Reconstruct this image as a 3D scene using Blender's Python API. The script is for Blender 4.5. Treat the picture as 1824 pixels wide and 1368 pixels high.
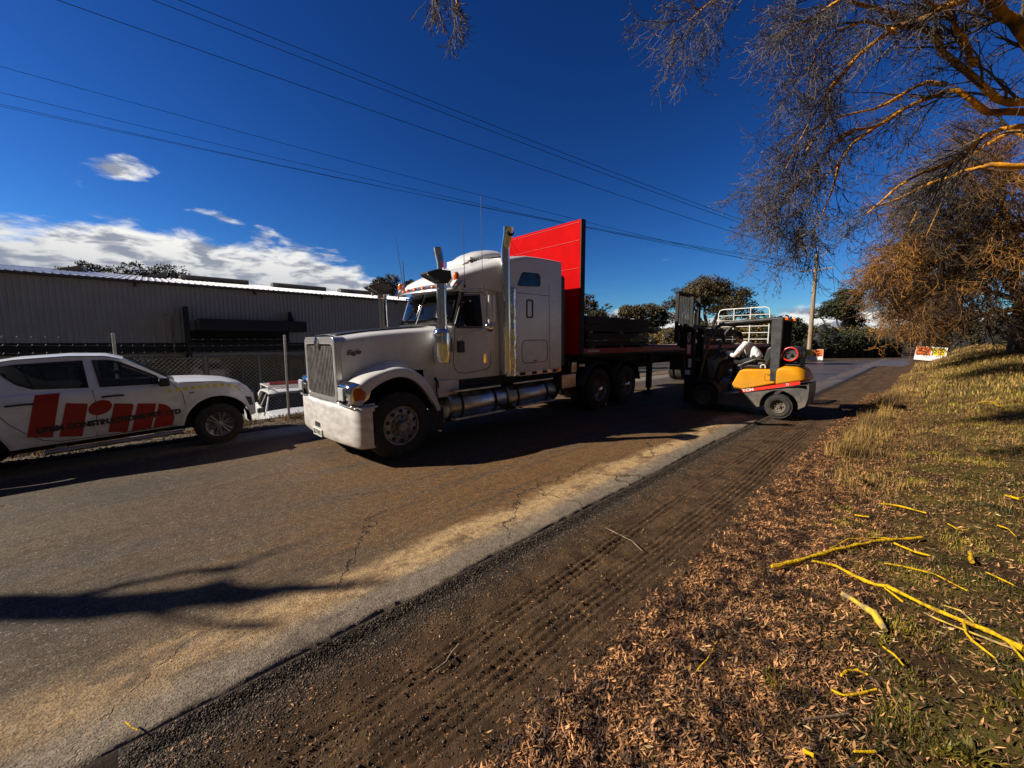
import bpy, bmesh, math, random
import numpy as np
from mathutils import Vector, Matrix
from mathutils.geometry import tessellate_polygon
for o in list(bpy.data.objects): bpy.data.objects.remove(o)
scn = bpy.context.scene; COL = scn.collection
R = math.radians
rng = np.random.default_rng(7); random.seed(7)

# ------------------------------------------------------------------ camera
HC, FPX, PITCH = 1.822, 698.15, 6.134
cam = bpy.data.cameras.new('camera'); camo = bpy.data.objects.new('camera', cam); COL.objects.link(camo)
cam.sensor_width = 36; cam.lens = FPX/1824*36; cam.clip_start = .05; cam.clip_end = 4000
camo.location = (0, 0, HC); camo.rotation_euler = (R(90-PITCH), 0, 0); scn.camera = camo
scn.render.resolution_x = 1024; scn.render.resolution_y = 768
# ------------------------------------------------------------------ light
SUN_EL, SUN_TO = 32.5, 263.0            # the sun stands in the west-south-west (azimuth clockwise from +Y)
tosun = Vector((math.sin(R(SUN_TO))*math.cos(R(SUN_EL)), math.cos(R(SUN_TO))*math.cos(R(SUN_EL)), math.sin(R(SUN_EL))))
sl = bpy.data.lights.new('sun', 'SUN'); sl.energy = 5.0; sl.angle = R(.5); sl.color = (1, .90, .77)
so = bpy.data.objects.new('sun', sl); COL.objects.link(so); so.rotation_euler = (-tosun).to_track_quat('-Z', 'Y').to_euler()
scn.view_settings.view_transform = 'Standard'; scn.view_settings.look = 'None'
scn.view_settings.gamma = 1; scn.view_settings.exposure = 0.42; scn.view_settings.use_curve_mapping = False
SKY_STR = .050
W = bpy.data.worlds.new('World'); scn.world = W; W.use_nodes = True
nt = W.node_tree; nt.nodes.clear(); L = nt.links.new
def NN(t, **k):
    n = nt.nodes.new(t)
    for a, b in k.items(): setattr(n, a, b)
    return n
def MA(op, a, b=None, c=None, clamp=False):
    n = nt.nodes.new('ShaderNodeMath'); n.operation = op; n.use_clamp = clamp
    for i, v in enumerate((a, b, c)):
        if v is None: continue
        if isinstance(v, (int, float)): n.inputs[i].default_value = v
        else: L(v, n.inputs[i])
    return n.outputs[0]
def MR(v, a, b, c, d, smooth=True):
    n = nt.nodes.new('ShaderNodeMapRange'); n.interpolation_type = 'SMOOTHSTEP' if smooth else 'LINEAR'
    L(v, n.inputs['Value'])
    for k, x in zip(('From Min', 'From Max', 'To Min', 'To Max'), (a, b, c, d)): n.inputs[k].default_value = x
    return n.outputs[0]
sky = NN('ShaderNodeTexSky', sky_type='NISHITA'); sky.sun_disc = False
sky.sun_elevation = R(SUN_EL); sky.sun_rotation = R(SUN_TO); sky.air_density = 1.0; sky.dust_density = .3; sky.ozone_density = 3.0
hs = NN('ShaderNodeHueSaturation'); hs.inputs['Saturation'].default_value = 1.18; L(sky.outputs[0], hs.inputs['Color'])
gm = NN('ShaderNodeGamma'); gm.inputs[1].default_value = 1.55; L(hs.outputs[0], gm.inputs[0])
tn = NN('ShaderNodeMix', data_type='RGBA', blend_type='MULTIPLY'); tn.inputs['Factor'].default_value = 1; tn.inputs['B'].default_value = (.25, .395, .53, 1); L(gm.outputs[0], tn.inputs['A'])
bgs = NN('ShaderNodeBackground'); bgs.inputs[1].default_value = SKY_STR; L(tn.outputs['Result'], bgs.inputs[0])
tc = NN('ShaderNodeTexCoord'); sp = NN('ShaderNodeSeparateXYZ'); L(tc.outputs['Generated'], sp.inputs[0])
X, Y, Z = sp.outputs
AZ = MA('MULTIPLY', MA('ARCTAN2', X, Y), 57.2958); EL = MA('MULTIPLY', MA('ARCSINE', Z), 57.2958)
# cloud lookup: stretched flat layers
cv = NN('ShaderNodeCombineXYZ'); L(MA('MULTIPLY', AZ, .13), cv.inputs[0]); L(MA('MULTIPLY', EL, .36), cv.inputs[1])
n1 = NN('ShaderNodeTexNoise'); n1.inputs['Scale'].default_value = 1.15; n1.inputs['Detail'].default_value = 9; n1.inputs['Roughness'].default_value = .56; n1.inputs['Distortion'].default_value = .25; L(cv.outputs[0], n1.inputs['Vector'])
off = NN('ShaderNodeVectorMath', operation='ADD'); off.inputs[1].default_value = (.06, -.20, 3.1*0); L(cv.outputs[0], off.inputs[0])
n2 = NN('ShaderNodeTexNoise'); n2.inputs['Scale'].default_value = 2.2; n2.inputs['Detail'].default_value = 7; n2.inputs['Roughness'].default_value = .55; n2.inputs['Distortion'].default_value = .3; L(off.outputs[0], n2.inputs['Vector'])
# top of the cloud bank by azimuth
side_hi = MR(MA('ABSOLUTE', MA('ADD', AZ, 60)), 34, 52, 1, 0)      # 1 around the left of the picture
top = MA('ADD', MA('MULTIPLY', side_hi, 7.8), 4.8)
above = MA('SUBTRACT', EL, top)
bias = MR(above, -4.5, 2.6, .50, -.55)
for a0, e0, sa, se, k in ((-45.5, 16.8, 6.5, 1.35, .36), (-43, 17.3, 3.0, 1.3, .12), (-50.5, 15.4, 1.6, .7, .22), (-46.5, 14.6, 1.6, .7, .34), (-37, 13.9, 5.5, 1.2, .24), (-31, 13.2, 3, .9, .22), (17, 6.3, 3.5, .35, .22), (21, 10.7, 1.8, .12, .3)):
    dx = MA('POWER', MA('ABSOLUTE', MA('MULTIPLY', MA('SUBTRACT', AZ, a0), 1/sa)), 2); dy = MA('POWER', MA('ABSOLUTE', MA('MULTIPLY', MA('SUBTRACT', EL, e0), 1/se)), 2)
    g = MA('MULTIPLY', MA('EXPONENT', MA('MULTIPLY', MA('ADD', dx, dy), -1)), k+.10)
    bias = MA('ADD', bias, g)
dens = MA('ADD', MA('MULTIPLY_ADD', n1.outputs[0], 1.9, -.45), bias)
mask = MR(dens, .42, .80, 0, 1)
shade = MR(n2.outputs[0], .38, .56, 0, 1)
lowel = MR(above, -9, 0, .25, 1)
cr = NN('ShaderNodeMix', data_type='RGBA'); L(MA('MULTIPLY', shade, lowel), cr.inputs['Factor'])
cr.inputs['A'].default_value = (.26, .29, .36, 1); cr.inputs['B'].default_value = (.86, .85, .82, 1)
bgc = NN('ShaderNodeBackground'); bgc.inputs[1].default_value = .85; L(cr.outputs['Result'], bgc.inputs[0])
mx = NN('ShaderNodeMixShader'); L(mask, mx.inputs[0]); L(bgs.outputs[0], mx.inputs[1]); L(bgc.outputs[0], mx.inputs[2])
# dull warm layer added out of view behind the camera, to tone the fill light
unseen_fill = MA('MULTIPLY', MR(MA('ABSOLUTE', MA('SUBTRACT', AZ, 5)), 72, 105, 0, 1), MR(EL, 25, 75, 1, 0))
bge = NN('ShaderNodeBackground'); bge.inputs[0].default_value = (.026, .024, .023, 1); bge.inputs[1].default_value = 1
mx2 = NN('ShaderNodeMixShader'); L(MA('MULTIPLY', unseen_fill, MR(n2.outputs[0], .25, .5, .7, 1)), mx2.inputs[0]); L(mx.outputs[0], mx2.inputs[1]); L(bge.outputs[0], mx2.inputs[2])
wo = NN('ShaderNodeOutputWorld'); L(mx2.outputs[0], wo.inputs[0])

# ------------------------------------------------------------------ helpers
def unproj(px, py, d):
    """point seen in direction (px,py) of the photograph at forward distance d: used to author real 3-D positions"""
    c, s = math.cos(R(PITCH)), math.sin(R(PITCH)); dx = (px-912)/FPX; du = (684-py)/FPX
    return Vector((dx*d, (c+du*s)*d, HC+(-s+du*c)*d))
MATS = {}
def pm(name, col, rough=.6, metal=0., var=.12, scale=4., bump=0., bscale=60., col2=None, mixpos=.5, coat=0., spec=.5, stretch=None, dirt=None, dirtz=None, island=0., bdist=.02):
    if name in MATS: return MATS[name]
    m = bpy.data.materials.new(name); m.use_nodes = True; t = m.node_tree; b = t.nodes['Principled BSDF']; K = t.links.new
    b.inputs['Roughness'].default_value = rough; b.inputs['Metallic'].default_value = metal
    b.inputs['Specular IOR Level'].default_value = spec; b.inputs['Coat Weight'].default_value = coat; b.inputs['Coat Roughness'].default_value = .05
    co = t.nodes.new('ShaderNodeTexCoord'); src = co.outputs['Object']
    if stretch:
        mp = t.nodes.new('ShaderNodeMapping'); mp.inputs['Scale'].default_value = stretch; K(src, mp.inputs[0]); src = mp.outputs[0]
    n = t.nodes.new('ShaderNodeTexNoise'); n.inputs['Scale'].default_value = scale; n.inputs['Detail'].default_value = 6; K(src, n.inputs['Vector'])
    r = t.nodes.new('ShaderNodeMapRange'); r.inputs['From Min'].default_value = mixpos-.12; r.inputs['From Max'].default_value = mixpos+.12; K(n.outputs[0], r.inputs['Value'])
    mxn = t.nodes.new('ShaderNodeMix'); mxn.data_type = 'RGBA'; K(r.outputs[0], mxn.inputs['Factor'])
    mxn.inputs['A'].default_value = (*[c*(1-var) for c in col], 1)
    mxn.inputs['B'].default_value = (*(col2 if col2 else [min(1, c*(1+var)) for c in col]), 1)
    out = mxn.outputs['Result']
    if island:
        ge = t.nodes.new('ShaderNodeNewGeometry'); hv = t.nodes.new('ShaderNodeHueSaturation')
        r2 = t.nodes.new('ShaderNodeMapRange'); r2.inputs['To Min'].default_value = 1-island; r2.inputs['To Max'].default_value = 1+island; K(ge.outputs['Random Per Island'], r2.inputs['Value'])
        K(r2.outputs[0], hv.inputs['Value']); K(out, hv.inputs['Color']); out = hv.outputs[0]
    if dirt:   # dust that settled on the lower part, with a ragged upper edge
        gz = t.nodes.new('ShaderNodeSeparateXYZ'); K(co.outputs['Object'], gz.inputs[0])
        nn = t.nodes.new('ShaderNodeTexNoise'); nn.inputs['Scale'].default_value = 7; nn.inputs['Detail'].default_value = 8; K(co.outputs['Object'], nn.inputs['Vector'])
        ad = t.nodes.new('ShaderNodeMath'); ad.operation = 'MULTIPLY_ADD'; K(nn.outputs[0], ad.inputs[0]); ad.inputs[1].default_value = -.9; K(gz.outputs[2], ad.inputs[2])
        mr = t.nodes.new('ShaderNodeMapRange'); mr.inputs['From Min'].default_value = dirtz[0]-.45; mr.inputs['From Max'].default_value = dirtz[1]-.45; mr.inputs['To Min'].default_value = dirtz[2]; mr.inputs['To Max'].default_value = 0; K(ad.outputs[0], mr.inputs['Value'])
        m2 = t.nodes.new('ShaderNodeMix'); m2.data_type = 'RGBA'; K(mr.outputs[0], m2.inputs['Factor']); K(out, m2.inputs['A']); m2.inputs['B'].default_value = (*dirt, 1); out = m2.outputs['Result']
        rr = t.nodes.new('ShaderNodeMapRange'); rr.inputs['To Min'].default_value = rough; rr.inputs['To Max'].default_value = .85; K(mr.outputs[0], rr.inputs['Value']); K(rr.outputs[0], b.inputs['Roughness'])
    K(out, b.inputs['Base Color'])
    if bump:
        nb = t.nodes.new('ShaderNodeTexNoise'); nb.inputs['Scale'].default_value = bscale; nb.inputs['Detail'].default_value = 5; K(src, nb.inputs['Vector'])
        bp = t.nodes.new('ShaderNodeBump'); bp.inputs['Strength'].default_value = bump; bp.inputs['Distance'].default_value = bdist; K(nb.outputs[0], bp.inputs['Height']); K(bp.outputs[0], b.inputs['Normal'])
    MATS[name] = m; return m
def glassmat(name, tint, refl=.03, rough=.02):
    m = bpy.data.materials.new(name); m.use_nodes = True; t = m.node_tree; t.nodes.clear(); K = t.links.new
    tr = t.nodes.new('ShaderNodeBsdfTransparent'); tr.inputs[0].default_value = (*tint, 1)
    gl = t.nodes.new('ShaderNodeBsdfGlossy'); gl.inputs['Roughness'].default_value = rough
    fr = t.nodes.new('ShaderNodeLayerWeight'); fr.inputs[0].default_value = .25
    mr = t.nodes.new('ShaderNodeMapRange'); mr.inputs['To Min'].default_value = refl; mr.inputs['To Max'].default_value = .45; K(fr.outputs['Fresnel'], mr.inputs['Value'])
    mxx = t.nodes.new('ShaderNodeMixShader'); K(mr.outputs[0], mxx.inputs[0]); K(tr.outputs[0], mxx.inputs[1]); K(gl.outputs[0], mxx.inputs[2])
    o = t.nodes.new('ShaderNodeOutputMaterial'); K(mxx.outputs[0], o.inputs[0]); return m
M_white = pm('truck_white_paint', (.74, .74, .73), .28, var=.05, scale=2, coat=.3, dirt=(.30, .24, .17), dirtz=(.85, 1.75, .5))
M_whitedirty = pm('ute_white_paint', (.72, .73, .73), .3, var=.05, coat=.3, dirt=(.28, .22, .15), dirtz=(.45, .95, .5))
M_chrome = pm('chrome', (.82, .82, .83), .09, 1, var=.03)
M_alu = pm('polished_aluminium', (.46, .45, .43), .34, 1, var=.2, scale=6, bump=.08, bscale=30)
M_wheel = pm('wheel_alloy', (.26, .25, .24), .5, .6, var=.25, scale=9)
M_steel = pm('dull_steel', (.34, .33, .32), .45, .8, var=.2)
M_bump = pm('bumper_steel', (.68, .67, .655), .42, .30, var=.18, scale=3.5, bump=.05, bscale=25, stretch=(1, 1, 3), dirt=(.36, .27, .17), dirtz=(.25, .9, .35))
M_rubber = pm('tyre_rubber', (.022, .021, .020), .85, var=.3, scale=12, bump=.3, bscale=80, dirt=(.10, .075, .05), dirtz=(.0, .6, .25))
M_black = pm('black_plastic', (.018, .018, .018), .5, var=.2)
M_dark = pm('dark_chassis', (.012, .011, .011), .75, var=.4, scale=6)
M_orange = pm('amber_lens', (.85, .16, .01), .2, var=.1, coat=.6)
M_red = pm('headboard_red', (.52, .002, .003), .6, var=.08, scale=2.2, spec=.03, bump=.03, bscale=9)
M_redrail = pm('trailer_red', (.30, .012, .010), .5, var=.25, scale=5)
M_glass = glassmat('tinted_glass', (.58, .60, .60), .025)
M_dglass = pm('dark_glass', (.004, .004, .005), .05, var=.1, spec=.35)
M_lamp = pm('clear_lens', (.75, .77, .78), .08, .3, var=.1, coat=.8)
M_seat = pm('seat_vinyl', (.03, .032, .032), .38, var=.3, bump=.1)
M_interior = pm('cab_interior', (.035, .033, .03), .8, var=.3)

class MB:
    def __init__(s): s.v = []; s.f = []; s.mi = []
    def add(s, vs, fs, m=0):
        o = len(s.v); s.v += [tuple(v) for v in vs]; s.f += [tuple(i+o for i in f) for f in fs]; s.mi += [m]*len(fs); return s
    def box(s, x0, x1, y0, y1, z0, z1, m=0, T=None):
        v = [Vector((x, y, z)) for x in (x0, x1) for y in (y0, y1) for z in (z0, z1)]
        if T: v = [T @ a for a in v]
        return s.add(v, [(0, 1, 3, 2), (4, 6, 7, 5), (0, 4, 5, 1), (2, 3, 7, 6), (0, 2, 6, 4), (1, 5, 7, 3)], m)
    def prism(s, poly, ax, a, b, m=0):
        """poly (u,v) extruded along axis ax from a to b; u,v are the other two axes in order"""
        def P(u, v, k):
            p = [u, v]; p.insert(ax, k); return p
        n = len(poly); vs = [P(u, v, a) for u, v in poly]+[P(u, v, b) for u, v in poly]
        return s.add(vs, [tuple(range(n)), tuple(range(2*n-1, n-1, -1))]+[(i, i+n, (i+1) % n+n, (i+1) % n) for i in range(n)], m)
    def tube(s, pts, r, n=8, m=0, cap=True):
        pts = [Vector(p) for p in pts]; rr = r if hasattr(r, '__len__') else [r]*len(pts); vs = []; ref = None
        for i, p in enumerate(pts):
            d = (pts[min(i+1, len(pts)-1)]-pts[max(i-1, 0)]).normalized()
            if ref is None: ref = d.orthogonal().normalized()
            ref = (ref-d*ref.dot(d)).normalized(); b = d.cross(ref)
            for k in range(n):
                a = 2*math.pi*k/n; vs.append(p+(ref*math.cos(a)+b*math.sin(a))*rr[i])
        fs = [(i*n+k, i*n+(k+1) % n, (i+1)*n+(k+1) % n, (i+1)*n+k) for i in range(len(pts)-1) for k in range(n)]
        if cap: fs += [tuple(range(n-1, -1, -1)), tuple((len(pts)-1)*n+k for k in range(n))]
        return s.add(vs, fs, m)
    def lathe(s, prof, o, ax, n=24, m=0, cap=True):
        """prof (distance along axis, radius)"""
        o = Vector(o); ax = Vector(ax).normalized(); a = ax.orthogonal().normalized(); b = ax.cross(a); vs = []
        for h, r in prof:
            for k in range(n):
                t = 2*math.pi*k/n; vs.append(o+ax*h+(a*math.cos(t)+b*math.sin(t))*r)
        fs = [(i*n+k, i*n+(k+1) % n, (i+1)*n+(k+1) % n, (i+1)*n+k) for i in range(len(prof)-1) for k in range(n)]
        if cap:
            if prof[0][1] > 1e-4: fs.append(tuple(range(n-1, -1, -1)))
            if prof[-1][1] > 1e-4: fs.append(tuple((len(prof)-1)*n+k for k in range(n)))
        return s.add(vs, fs, m)
    def loft(s, secs, closed=True, cap=True, m=0):
        n = len(secs[0]); vs = [p for q in secs for p in q]; e = n if closed else n-1
        fs = [(i*n+k, i*n+(k+1) % n, (i+1)*n+(k+1) % n, (i+1)*n+k) for i in range(len(secs)-1) for k in range(e)]
        if cap and closed: fs += [tuple(range(n-1, -1, -1)), tuple((len(secs)-1)*n+k for k in range(n))]
        return s.add(vs, fs, m)
    def grid(s, fn, us, vs_, m=0):
        n = len(vs_); vs = [fn(u, v) for u in us for v in vs_]
        return s.add(vs, [(i*n+k, i*n+k+1, (i+1)*n+k+1, (i+1)*n+k) for i in range(len(us)-1) for k in range(n-1)], m)
    def plate(s, loops, fn, th=.004, m=0, nrm=(0, 1, 0)):
        """flat polygon (with holes) mapped by fn(u,v)->xyz and given a thickness along nrm"""
        pts = [Vector((u, v, 0)) for lp in loops for u, v in lp]; tri = tessellate_polygon([[Vector((u, v, 0)) for u, v in lp] for lp in loops])
        A = [Vector(fn(p.x, p.y)) for p in pts]; nn = Vector(nrm)*th; n = len(A)
        fs = [tuple(t) for t in tri]+[tuple(i+n for i in reversed(t)) for t in tri]; o = 0
        for lp in loops:
            k = len(lp); fs += [(o+i, o+(i+1) % k, o+(i+1) % k+n, o+i+n) for i in range(k)]; o += k
        return s.add(A+[a+nn for a in A], fs, m)
    def build(s, name, mat, parent=None, smooth=35, bevel=0, sub=0, solid=0, seg=2):
        me = bpy.data.meshes.new(name); me.from_pydata(s.v, [], s.f); 
        for mt in (mat if isinstance(mat, (list, tuple)) else [mat]): me.materials.append(mt)
        me.polygons.foreach_set('material_index', s.mi)
        bm = bmesh.new(); bm.from_mesh(me); bmesh.ops.recalc_face_normals(bm, faces=bm.faces); bm.to_mesh(me); bm.free()
        o = bpy.data.objects.new(name, me); COL.objects.link(o)
        if parent: o.parent = parent
        if smooth: me.polygons.foreach_set('use_smooth', [True]*len(me.polygons)); me.set_sharp_from_angle(angle=R(smooth))
        if solid: md = o.modifiers.new('solid', 'SOLIDIFY'); md.thickness = solid; md.offset = 0
        if bevel: md = o.modifiers.new('bevel', 'BEVEL'); md.width = bevel; md.segments = seg; md.limit_method = 'ANGLE'; md.angle_limit = R(40); md.harden_normals = False
        if sub: md = o.modifiers.new('sub', 'SUBSURF'); md.levels = sub; md.render_levels = sub
        return o
def fast(name, V, F, mats, parent=None, mi=None, smooth=False):
    V = np.ascontiguousarray(V, dtype=np.float32).reshape(-1, 3); F = np.ascontiguousarray(F, dtype=np.int32); k = F.shape[1]
    me = bpy.data.meshes.new(name); me.vertices.add(len(V)); me.vertices.foreach_set('co', V.ravel())
    me.loops.add(F.size); me.loops.foreach_set('vertex_index', F.ravel()); me.polygons.add(len(F))
    me.polygons.foreach_set('loop_start', np.arange(0, F.size, k, dtype=np.int32)); me.polygons.foreach_set('loop_total', np.full(len(F), k, dtype=np.int32))
    for mt in (mats if isinstance(mats, (list, tuple)) else [mats]): me.materials.append(mt)
    if mi is not None: me.polygons.foreach_set('material_index', np.asarray(mi, dtype=np.int32))
    if smooth: me.polygons.foreach_set('use_smooth', np.ones(len(F), dtype=bool))
    me.update(); me.validate(); o = bpy.data.objects.new(name, me); COL.objects.link(o)
    if parent: o.parent = parent
    return o
def tag(o, label=None, cat=None, group=None, kind=None):
    if label: o['label'] = label
    if cat: o['category'] = cat
    if group: o['group'] = group
    if kind: o['kind'] = kind
    return o
def thing(name, label, cat, loc=(0, 0, 0), rot=(0, 0, 0), group=None):
    o = bpy.data.objects.new(name, None); o.empty_display_size = .3; COL.objects.link(o); o.location = loc; o.rotation_euler = rot
    return tag(o, label, cat, group)
def lettering(txt, size, M4, mat, parent, name='lettering', depth=.002, shear=0, width=None, bold=0, align='LEFT'):
    cu = bpy.data.curves.new(name, 'FONT'); cu.body = txt; cu.size = size; cu.extrude = depth; cu.shear = shear; cu.offset = bold; cu.align_x = align
    t = bpy.data.objects.new(name, cu); COL.objects.link(t); bpy.context.view_layer.update()
    me = bpy.data.meshes.new_from_object(t.evaluated_get(bpy.context.evaluated_depsgraph_get())); bpy.data.objects.remove(t)
    if width:
        xs = [v.co.x for v in me.vertices]; w = max(xs)-min(xs)
        for v in me.vertices: v.co.x *= width/w
    me.transform(M4); me.materials.clear(); me.materials.append(mat); o = bpy.data.objects.new(name, me); COL.objects.link(o); o.parent = parent; return o
def frame(ex, ey, ez, o=(0, 0, 0)):
    return Matrix(((ex[0], ey[0], ez[0], o[0]), (ex[1], ey[1], ez[1], o[1]), (ex[2], ey[2], ez[2], o[2]), (0, 0, 0, 1)))
def tubes(P, Rr, n=3):
    """P (M,K,3), Rr (M,K) -> vertices, quads"""
    Mn, K, _ = P.shape; T = np.empty_like(P); T[:, 1:-1] = P[:, 2:]-P[:, :-2]; T[:, 0] = P[:, 1]-P[:, 0]; T[:, -1] = P[:, -1]-P[:, -2]
    T /= np.linalg.norm(T, axis=2, keepdims=True)+1e-9
    ref = np.where(np.abs(T[:, :1, 2:3]) > .9, np.array([1., 0, 0]), np.array([0, 0, 1.])); A = np.cross(T, np.broadcast_to(ref, T.shape)); A /= np.linalg.norm(A, axis=2, keepdims=True)+1e-9; B = np.cross(T, A)
    an = np.arange(n)*2*np.pi/n; V = P[:, :, None]+Rr[:, :, None, None]*(A[:, :, None]*np.cos(an)[:, None]+B[:, :, None]*np.sin(an)[:, None])
    idx = np.arange(Mn*K*n).reshape(Mn, K, n); j = np.roll(idx, -1, axis=2)
    F = np.stack([idx[:, :-1], j[:, :-1], j[:, 1:], idx[:, 1:]], -1).reshape(-1, 4)
    return V.reshape(-1, 3), F
def vnoise(x, y, seed=0, octaves=4, gain=.5):
    """tileless 2-D value noise in -1..1"""
    def h(i, j): 
        n = (i*374761393+j*668265263+seed*974634777) & 0x7fffffff; n = ((n ^ (n >> 13))*1274126177) & 0x7fffffff; return ((n ^ (n >> 16)) & 0xffff)/32767.5-1
    out = np.zeros_like(x, dtype=float); a = 1.; tot = 0
    for o in range(octaves):
        xi = np.floor(x).astype(np.int64); yi = np.floor(y).astype(np.int64); fx = x-xi; fy = y-yi; fx = fx*fx*(3-2*fx); fy = fy*fy*(3-2*fy)
        v = (h(xi, yi)*(1-fx)+h(xi+1, yi)*fx)*(1-fy)+(h(xi, yi+1)*(1-fx)+h(xi+1, yi+1)*fx)*fy
        out += a*v; tot += a; a *= gain; x = x*2.03+17.1; y = y*2.03+5.7
    return out/tot
def sstep(x, a, b):
    t = np.clip((x-a)/(b-a), 0, 1); return t*t*(3-2*t)

# ------------------------------------------------------------------ the road frame: s along the road (away), q to the right of its near edge
RAZ = 46.5; E0 = (.82, 4.08); su, cu_ = math.sin(R(RAZ)), math.cos(R(RAZ))
ROADROT = (0, 0, R(90-RAZ))
def sq(x, y): dx = np.asarray(x)-E0[0]; dy = np.asarray(y)-E0[1]; return dx*su+dy*cu_, dx*cu_-dy*su
def xy(s, q): return E0[0]+s*su+q*cu_, E0[1]+s*cu_-q*su
def base_h(s): 
    t = np.clip((s+1.24)/9, -1.2, 1.); return .0175*9*(t-np.where(t > 0, t**3/3*.7, 0))*.95
def ground_h(s, q):
    s = np.asarray(s, float); q = np.asarray(q, float)
    z = base_h(s)
    z = z+sstep(q, 1.35, 5.2)*(.24+.031*np.clip(s, 0, 40)+.012*np.clip(q-5, 0, 30))
    near = sstep(q, .0, .3)*(1-sstep(q, 1.0, 1.5)); 
    z = z-sstep(q, -.02, .10)*.045*(1-sstep(q, .3, 1.3))
    z = z+.016*vnoise(s*1.3, q*1.3, 3)*sstep(q, 0, .5)+.012*vnoise(s*9, q*9, 5, 3)*sstep(q, .02, .3)
    z = z+.030*sstep(q, 1.25, 1.6)*vnoise(s*6, q*6, 8, 3)
    # ruts pressed by tyres
    for qc, w_ in ((.92, .17), (1.17, .07), (.55, .10)):
        wob = .03*np.sin(s*.9+qc*7); d = q-qc-wob; k = np.exp(-(d/w_)**4)*np.clip(.75+.8*vnoise(s*.55, s*0+qc*9, 4, 3)+.35*vnoise(s*5, q*5, 6), 0, 1.3)
        z = z-k*(.010+.011*np.cos(d*2*np.pi/.062)*(1 if w_ > .08 else .6)+.0028*np.sign(np.sin(s*2*np.pi/.085+np.floor(d/.062)*2.1)))
    far = q < -6.5
    z = z+(.010*vnoise(s*2, q*2, 11)*sstep(-q, 6.9, 7.4))-.10*sstep(-q, 7.2, 8.2)-1.22*sstep(-q, 8.75, 12.5)
    return z
def gz(x, y): s, q = sq(x, y); return float(ground_h(s, q))
def hcam(px, py, zoff=0, it=6):
    """ground point under pixel px,py (marches to the terrain)"""
    z = 0.
    for _ in range(it*3):
        a = unproj(px, py, 1.)-Vector((0, 0, HC)); k = (z+zoff-HC)/a.z; p = a*k; z = .5*z+.5*gz(p.x, p.y)
    return Vector((p.x, p.y, z))
# ------------------------------------------------------------------ ground and road
def axis(parts):
    out = []
    for a, b, st in parts: out += list(np.arange(a, b-1e-6, st))
    return np.array(out+[parts[-1][1]])
def sheet(name, S, Q, H, mat):
    n = len(Q); SS, QQ = np.meshgrid(S, Q, indexing='ij'); V = np.stack([SS, -QQ, H(SS, QQ)], -1).reshape(-1, 3)
    i = np.arange(len(S)*n).reshape(len(S), n); F = np.stack([i[:-1, :-1], i[:-1, 1:], i[1:, 1:], i[1:, :-1]], -1).reshape(-1, 4)
    o = fast(name, V, F[:, ::-1][:, [0, 1, 2, 3]], mat, smooth=True); o.location = (E0[0], E0[1], 0); o.rotation_euler = ROADROT; return o
class NT:
    def __init__(s, name):
        s.mat = bpy.data.materials.new(name); s.mat.use_nodes = True; s.t = s.mat.node_tree; s.b = s.t.nodes['Principled BSDF']; s.K = s.t.links.new
        s.co = s.t.nodes.new('ShaderNodeTexCoord').outputs['Object']; s.b.inputs['Specular IOR Level'].default_value = .25
    def set(s, sock, v):
        if isinstance(v, (int, float)): sock.default_value = v
        elif isinstance(v, tuple): sock.default_value = (*v, 1) if len(v) == 3 else v
        else: s.K(v, sock)
    def noise(s, scale, detail=5, rough=.55, st=None, dist=0, w=0):
        n = s.t.nodes.new('ShaderNodeTexNoise'); n.inputs['Scale'].default_value = scale; n.inputs['Detail'].default_value = detail; n.inputs['Roughness'].default_value = rough; n.inputs['Distortion'].default_value = dist
        mp = s.t.nodes.new('ShaderNodeMapping'); mp.inputs['Location'].default_value = (w*3.7, w*1.9, 0); mp.inputs['Scale'].default_value = st or (1, 1, 1); s.K(s.co, mp.inputs[0]); s.K(mp.outputs[0], n.inputs['Vector']); return n.outputs[0]
    def vor(s, scale, feat='F1', st=None, rnd=1, vec=None):
        n = s.t.nodes.new('ShaderNodeTexVoronoi'); n.feature = feat; n.inputs['Scale'].default_value = scale; n.inputs['Randomness'].default_value = rnd
        if vec is None:
            mp = s.t.nodes.new('ShaderNodeMapping'); mp.inputs['Scale'].default_value = st or (1, 1, 1); s.K(s.co, mp.inputs[0]); vec = mp.outputs[0]
        s.K(vec, n.inputs['Vector']); return n
    def m(s, op, a, b=None, c=None, clamp=False):
        n = s.t.nodes.new('ShaderNodeMath'); n.operation = op; n.use_clamp = clamp
        for i, v in enumerate((a, b, c)):
            if v is not None: s.set(n.inputs[i], v)
        return n.outputs[0]
    def r(s, v, a, b, c=0, d=1):
        n = s.t.nodes.new('ShaderNodeMapRange'); n.interpolation_type = 'SMOOTHSTEP'; s.set(n.inputs['Value'], v)
        for k, x in zip(('From Min', 'From Max', 'To Min', 'To Max'), (a, b, c, d)): n.inputs[k].default_value = x
        return n.outputs[0]
    def mix(s, f, a, b, mode='MIX'):
        n = s.t.nodes.new('ShaderNodeMix'); n.data_type = 'RGBA'; n.blend_type = mode; s.set(n.inputs['Factor'], f); s.set(n.inputs['A'], a); s.set(n.inputs['B'], b); return n.outputs['Result']
    def sep(s):
        n = s.t.nodes.new('ShaderNodeSeparateXYZ'); s.K(s.co, n.inputs[0]); return n.outputs
    def bump(s, h, strength, dist=.01):
        n = s.t.nodes.new('ShaderNodeBump'); n.inputs['Strength'].default_value = strength; n.inputs['Distance'].default_value = dist; s.set(n.inputs['Height'], h); s.K(n.outputs[0], s.b.inputs['Normal'])
    def fin(s, col, rough): s.set(s.b.inputs['Base Color'], col); s.set(s.b.inputs['Roughness'], rough); return s.mat
g = NT('asphalt'); S_, NQ, _z = g.sep(); Q_ = g.m('MULTIPLY', NQ, -1)
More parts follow.
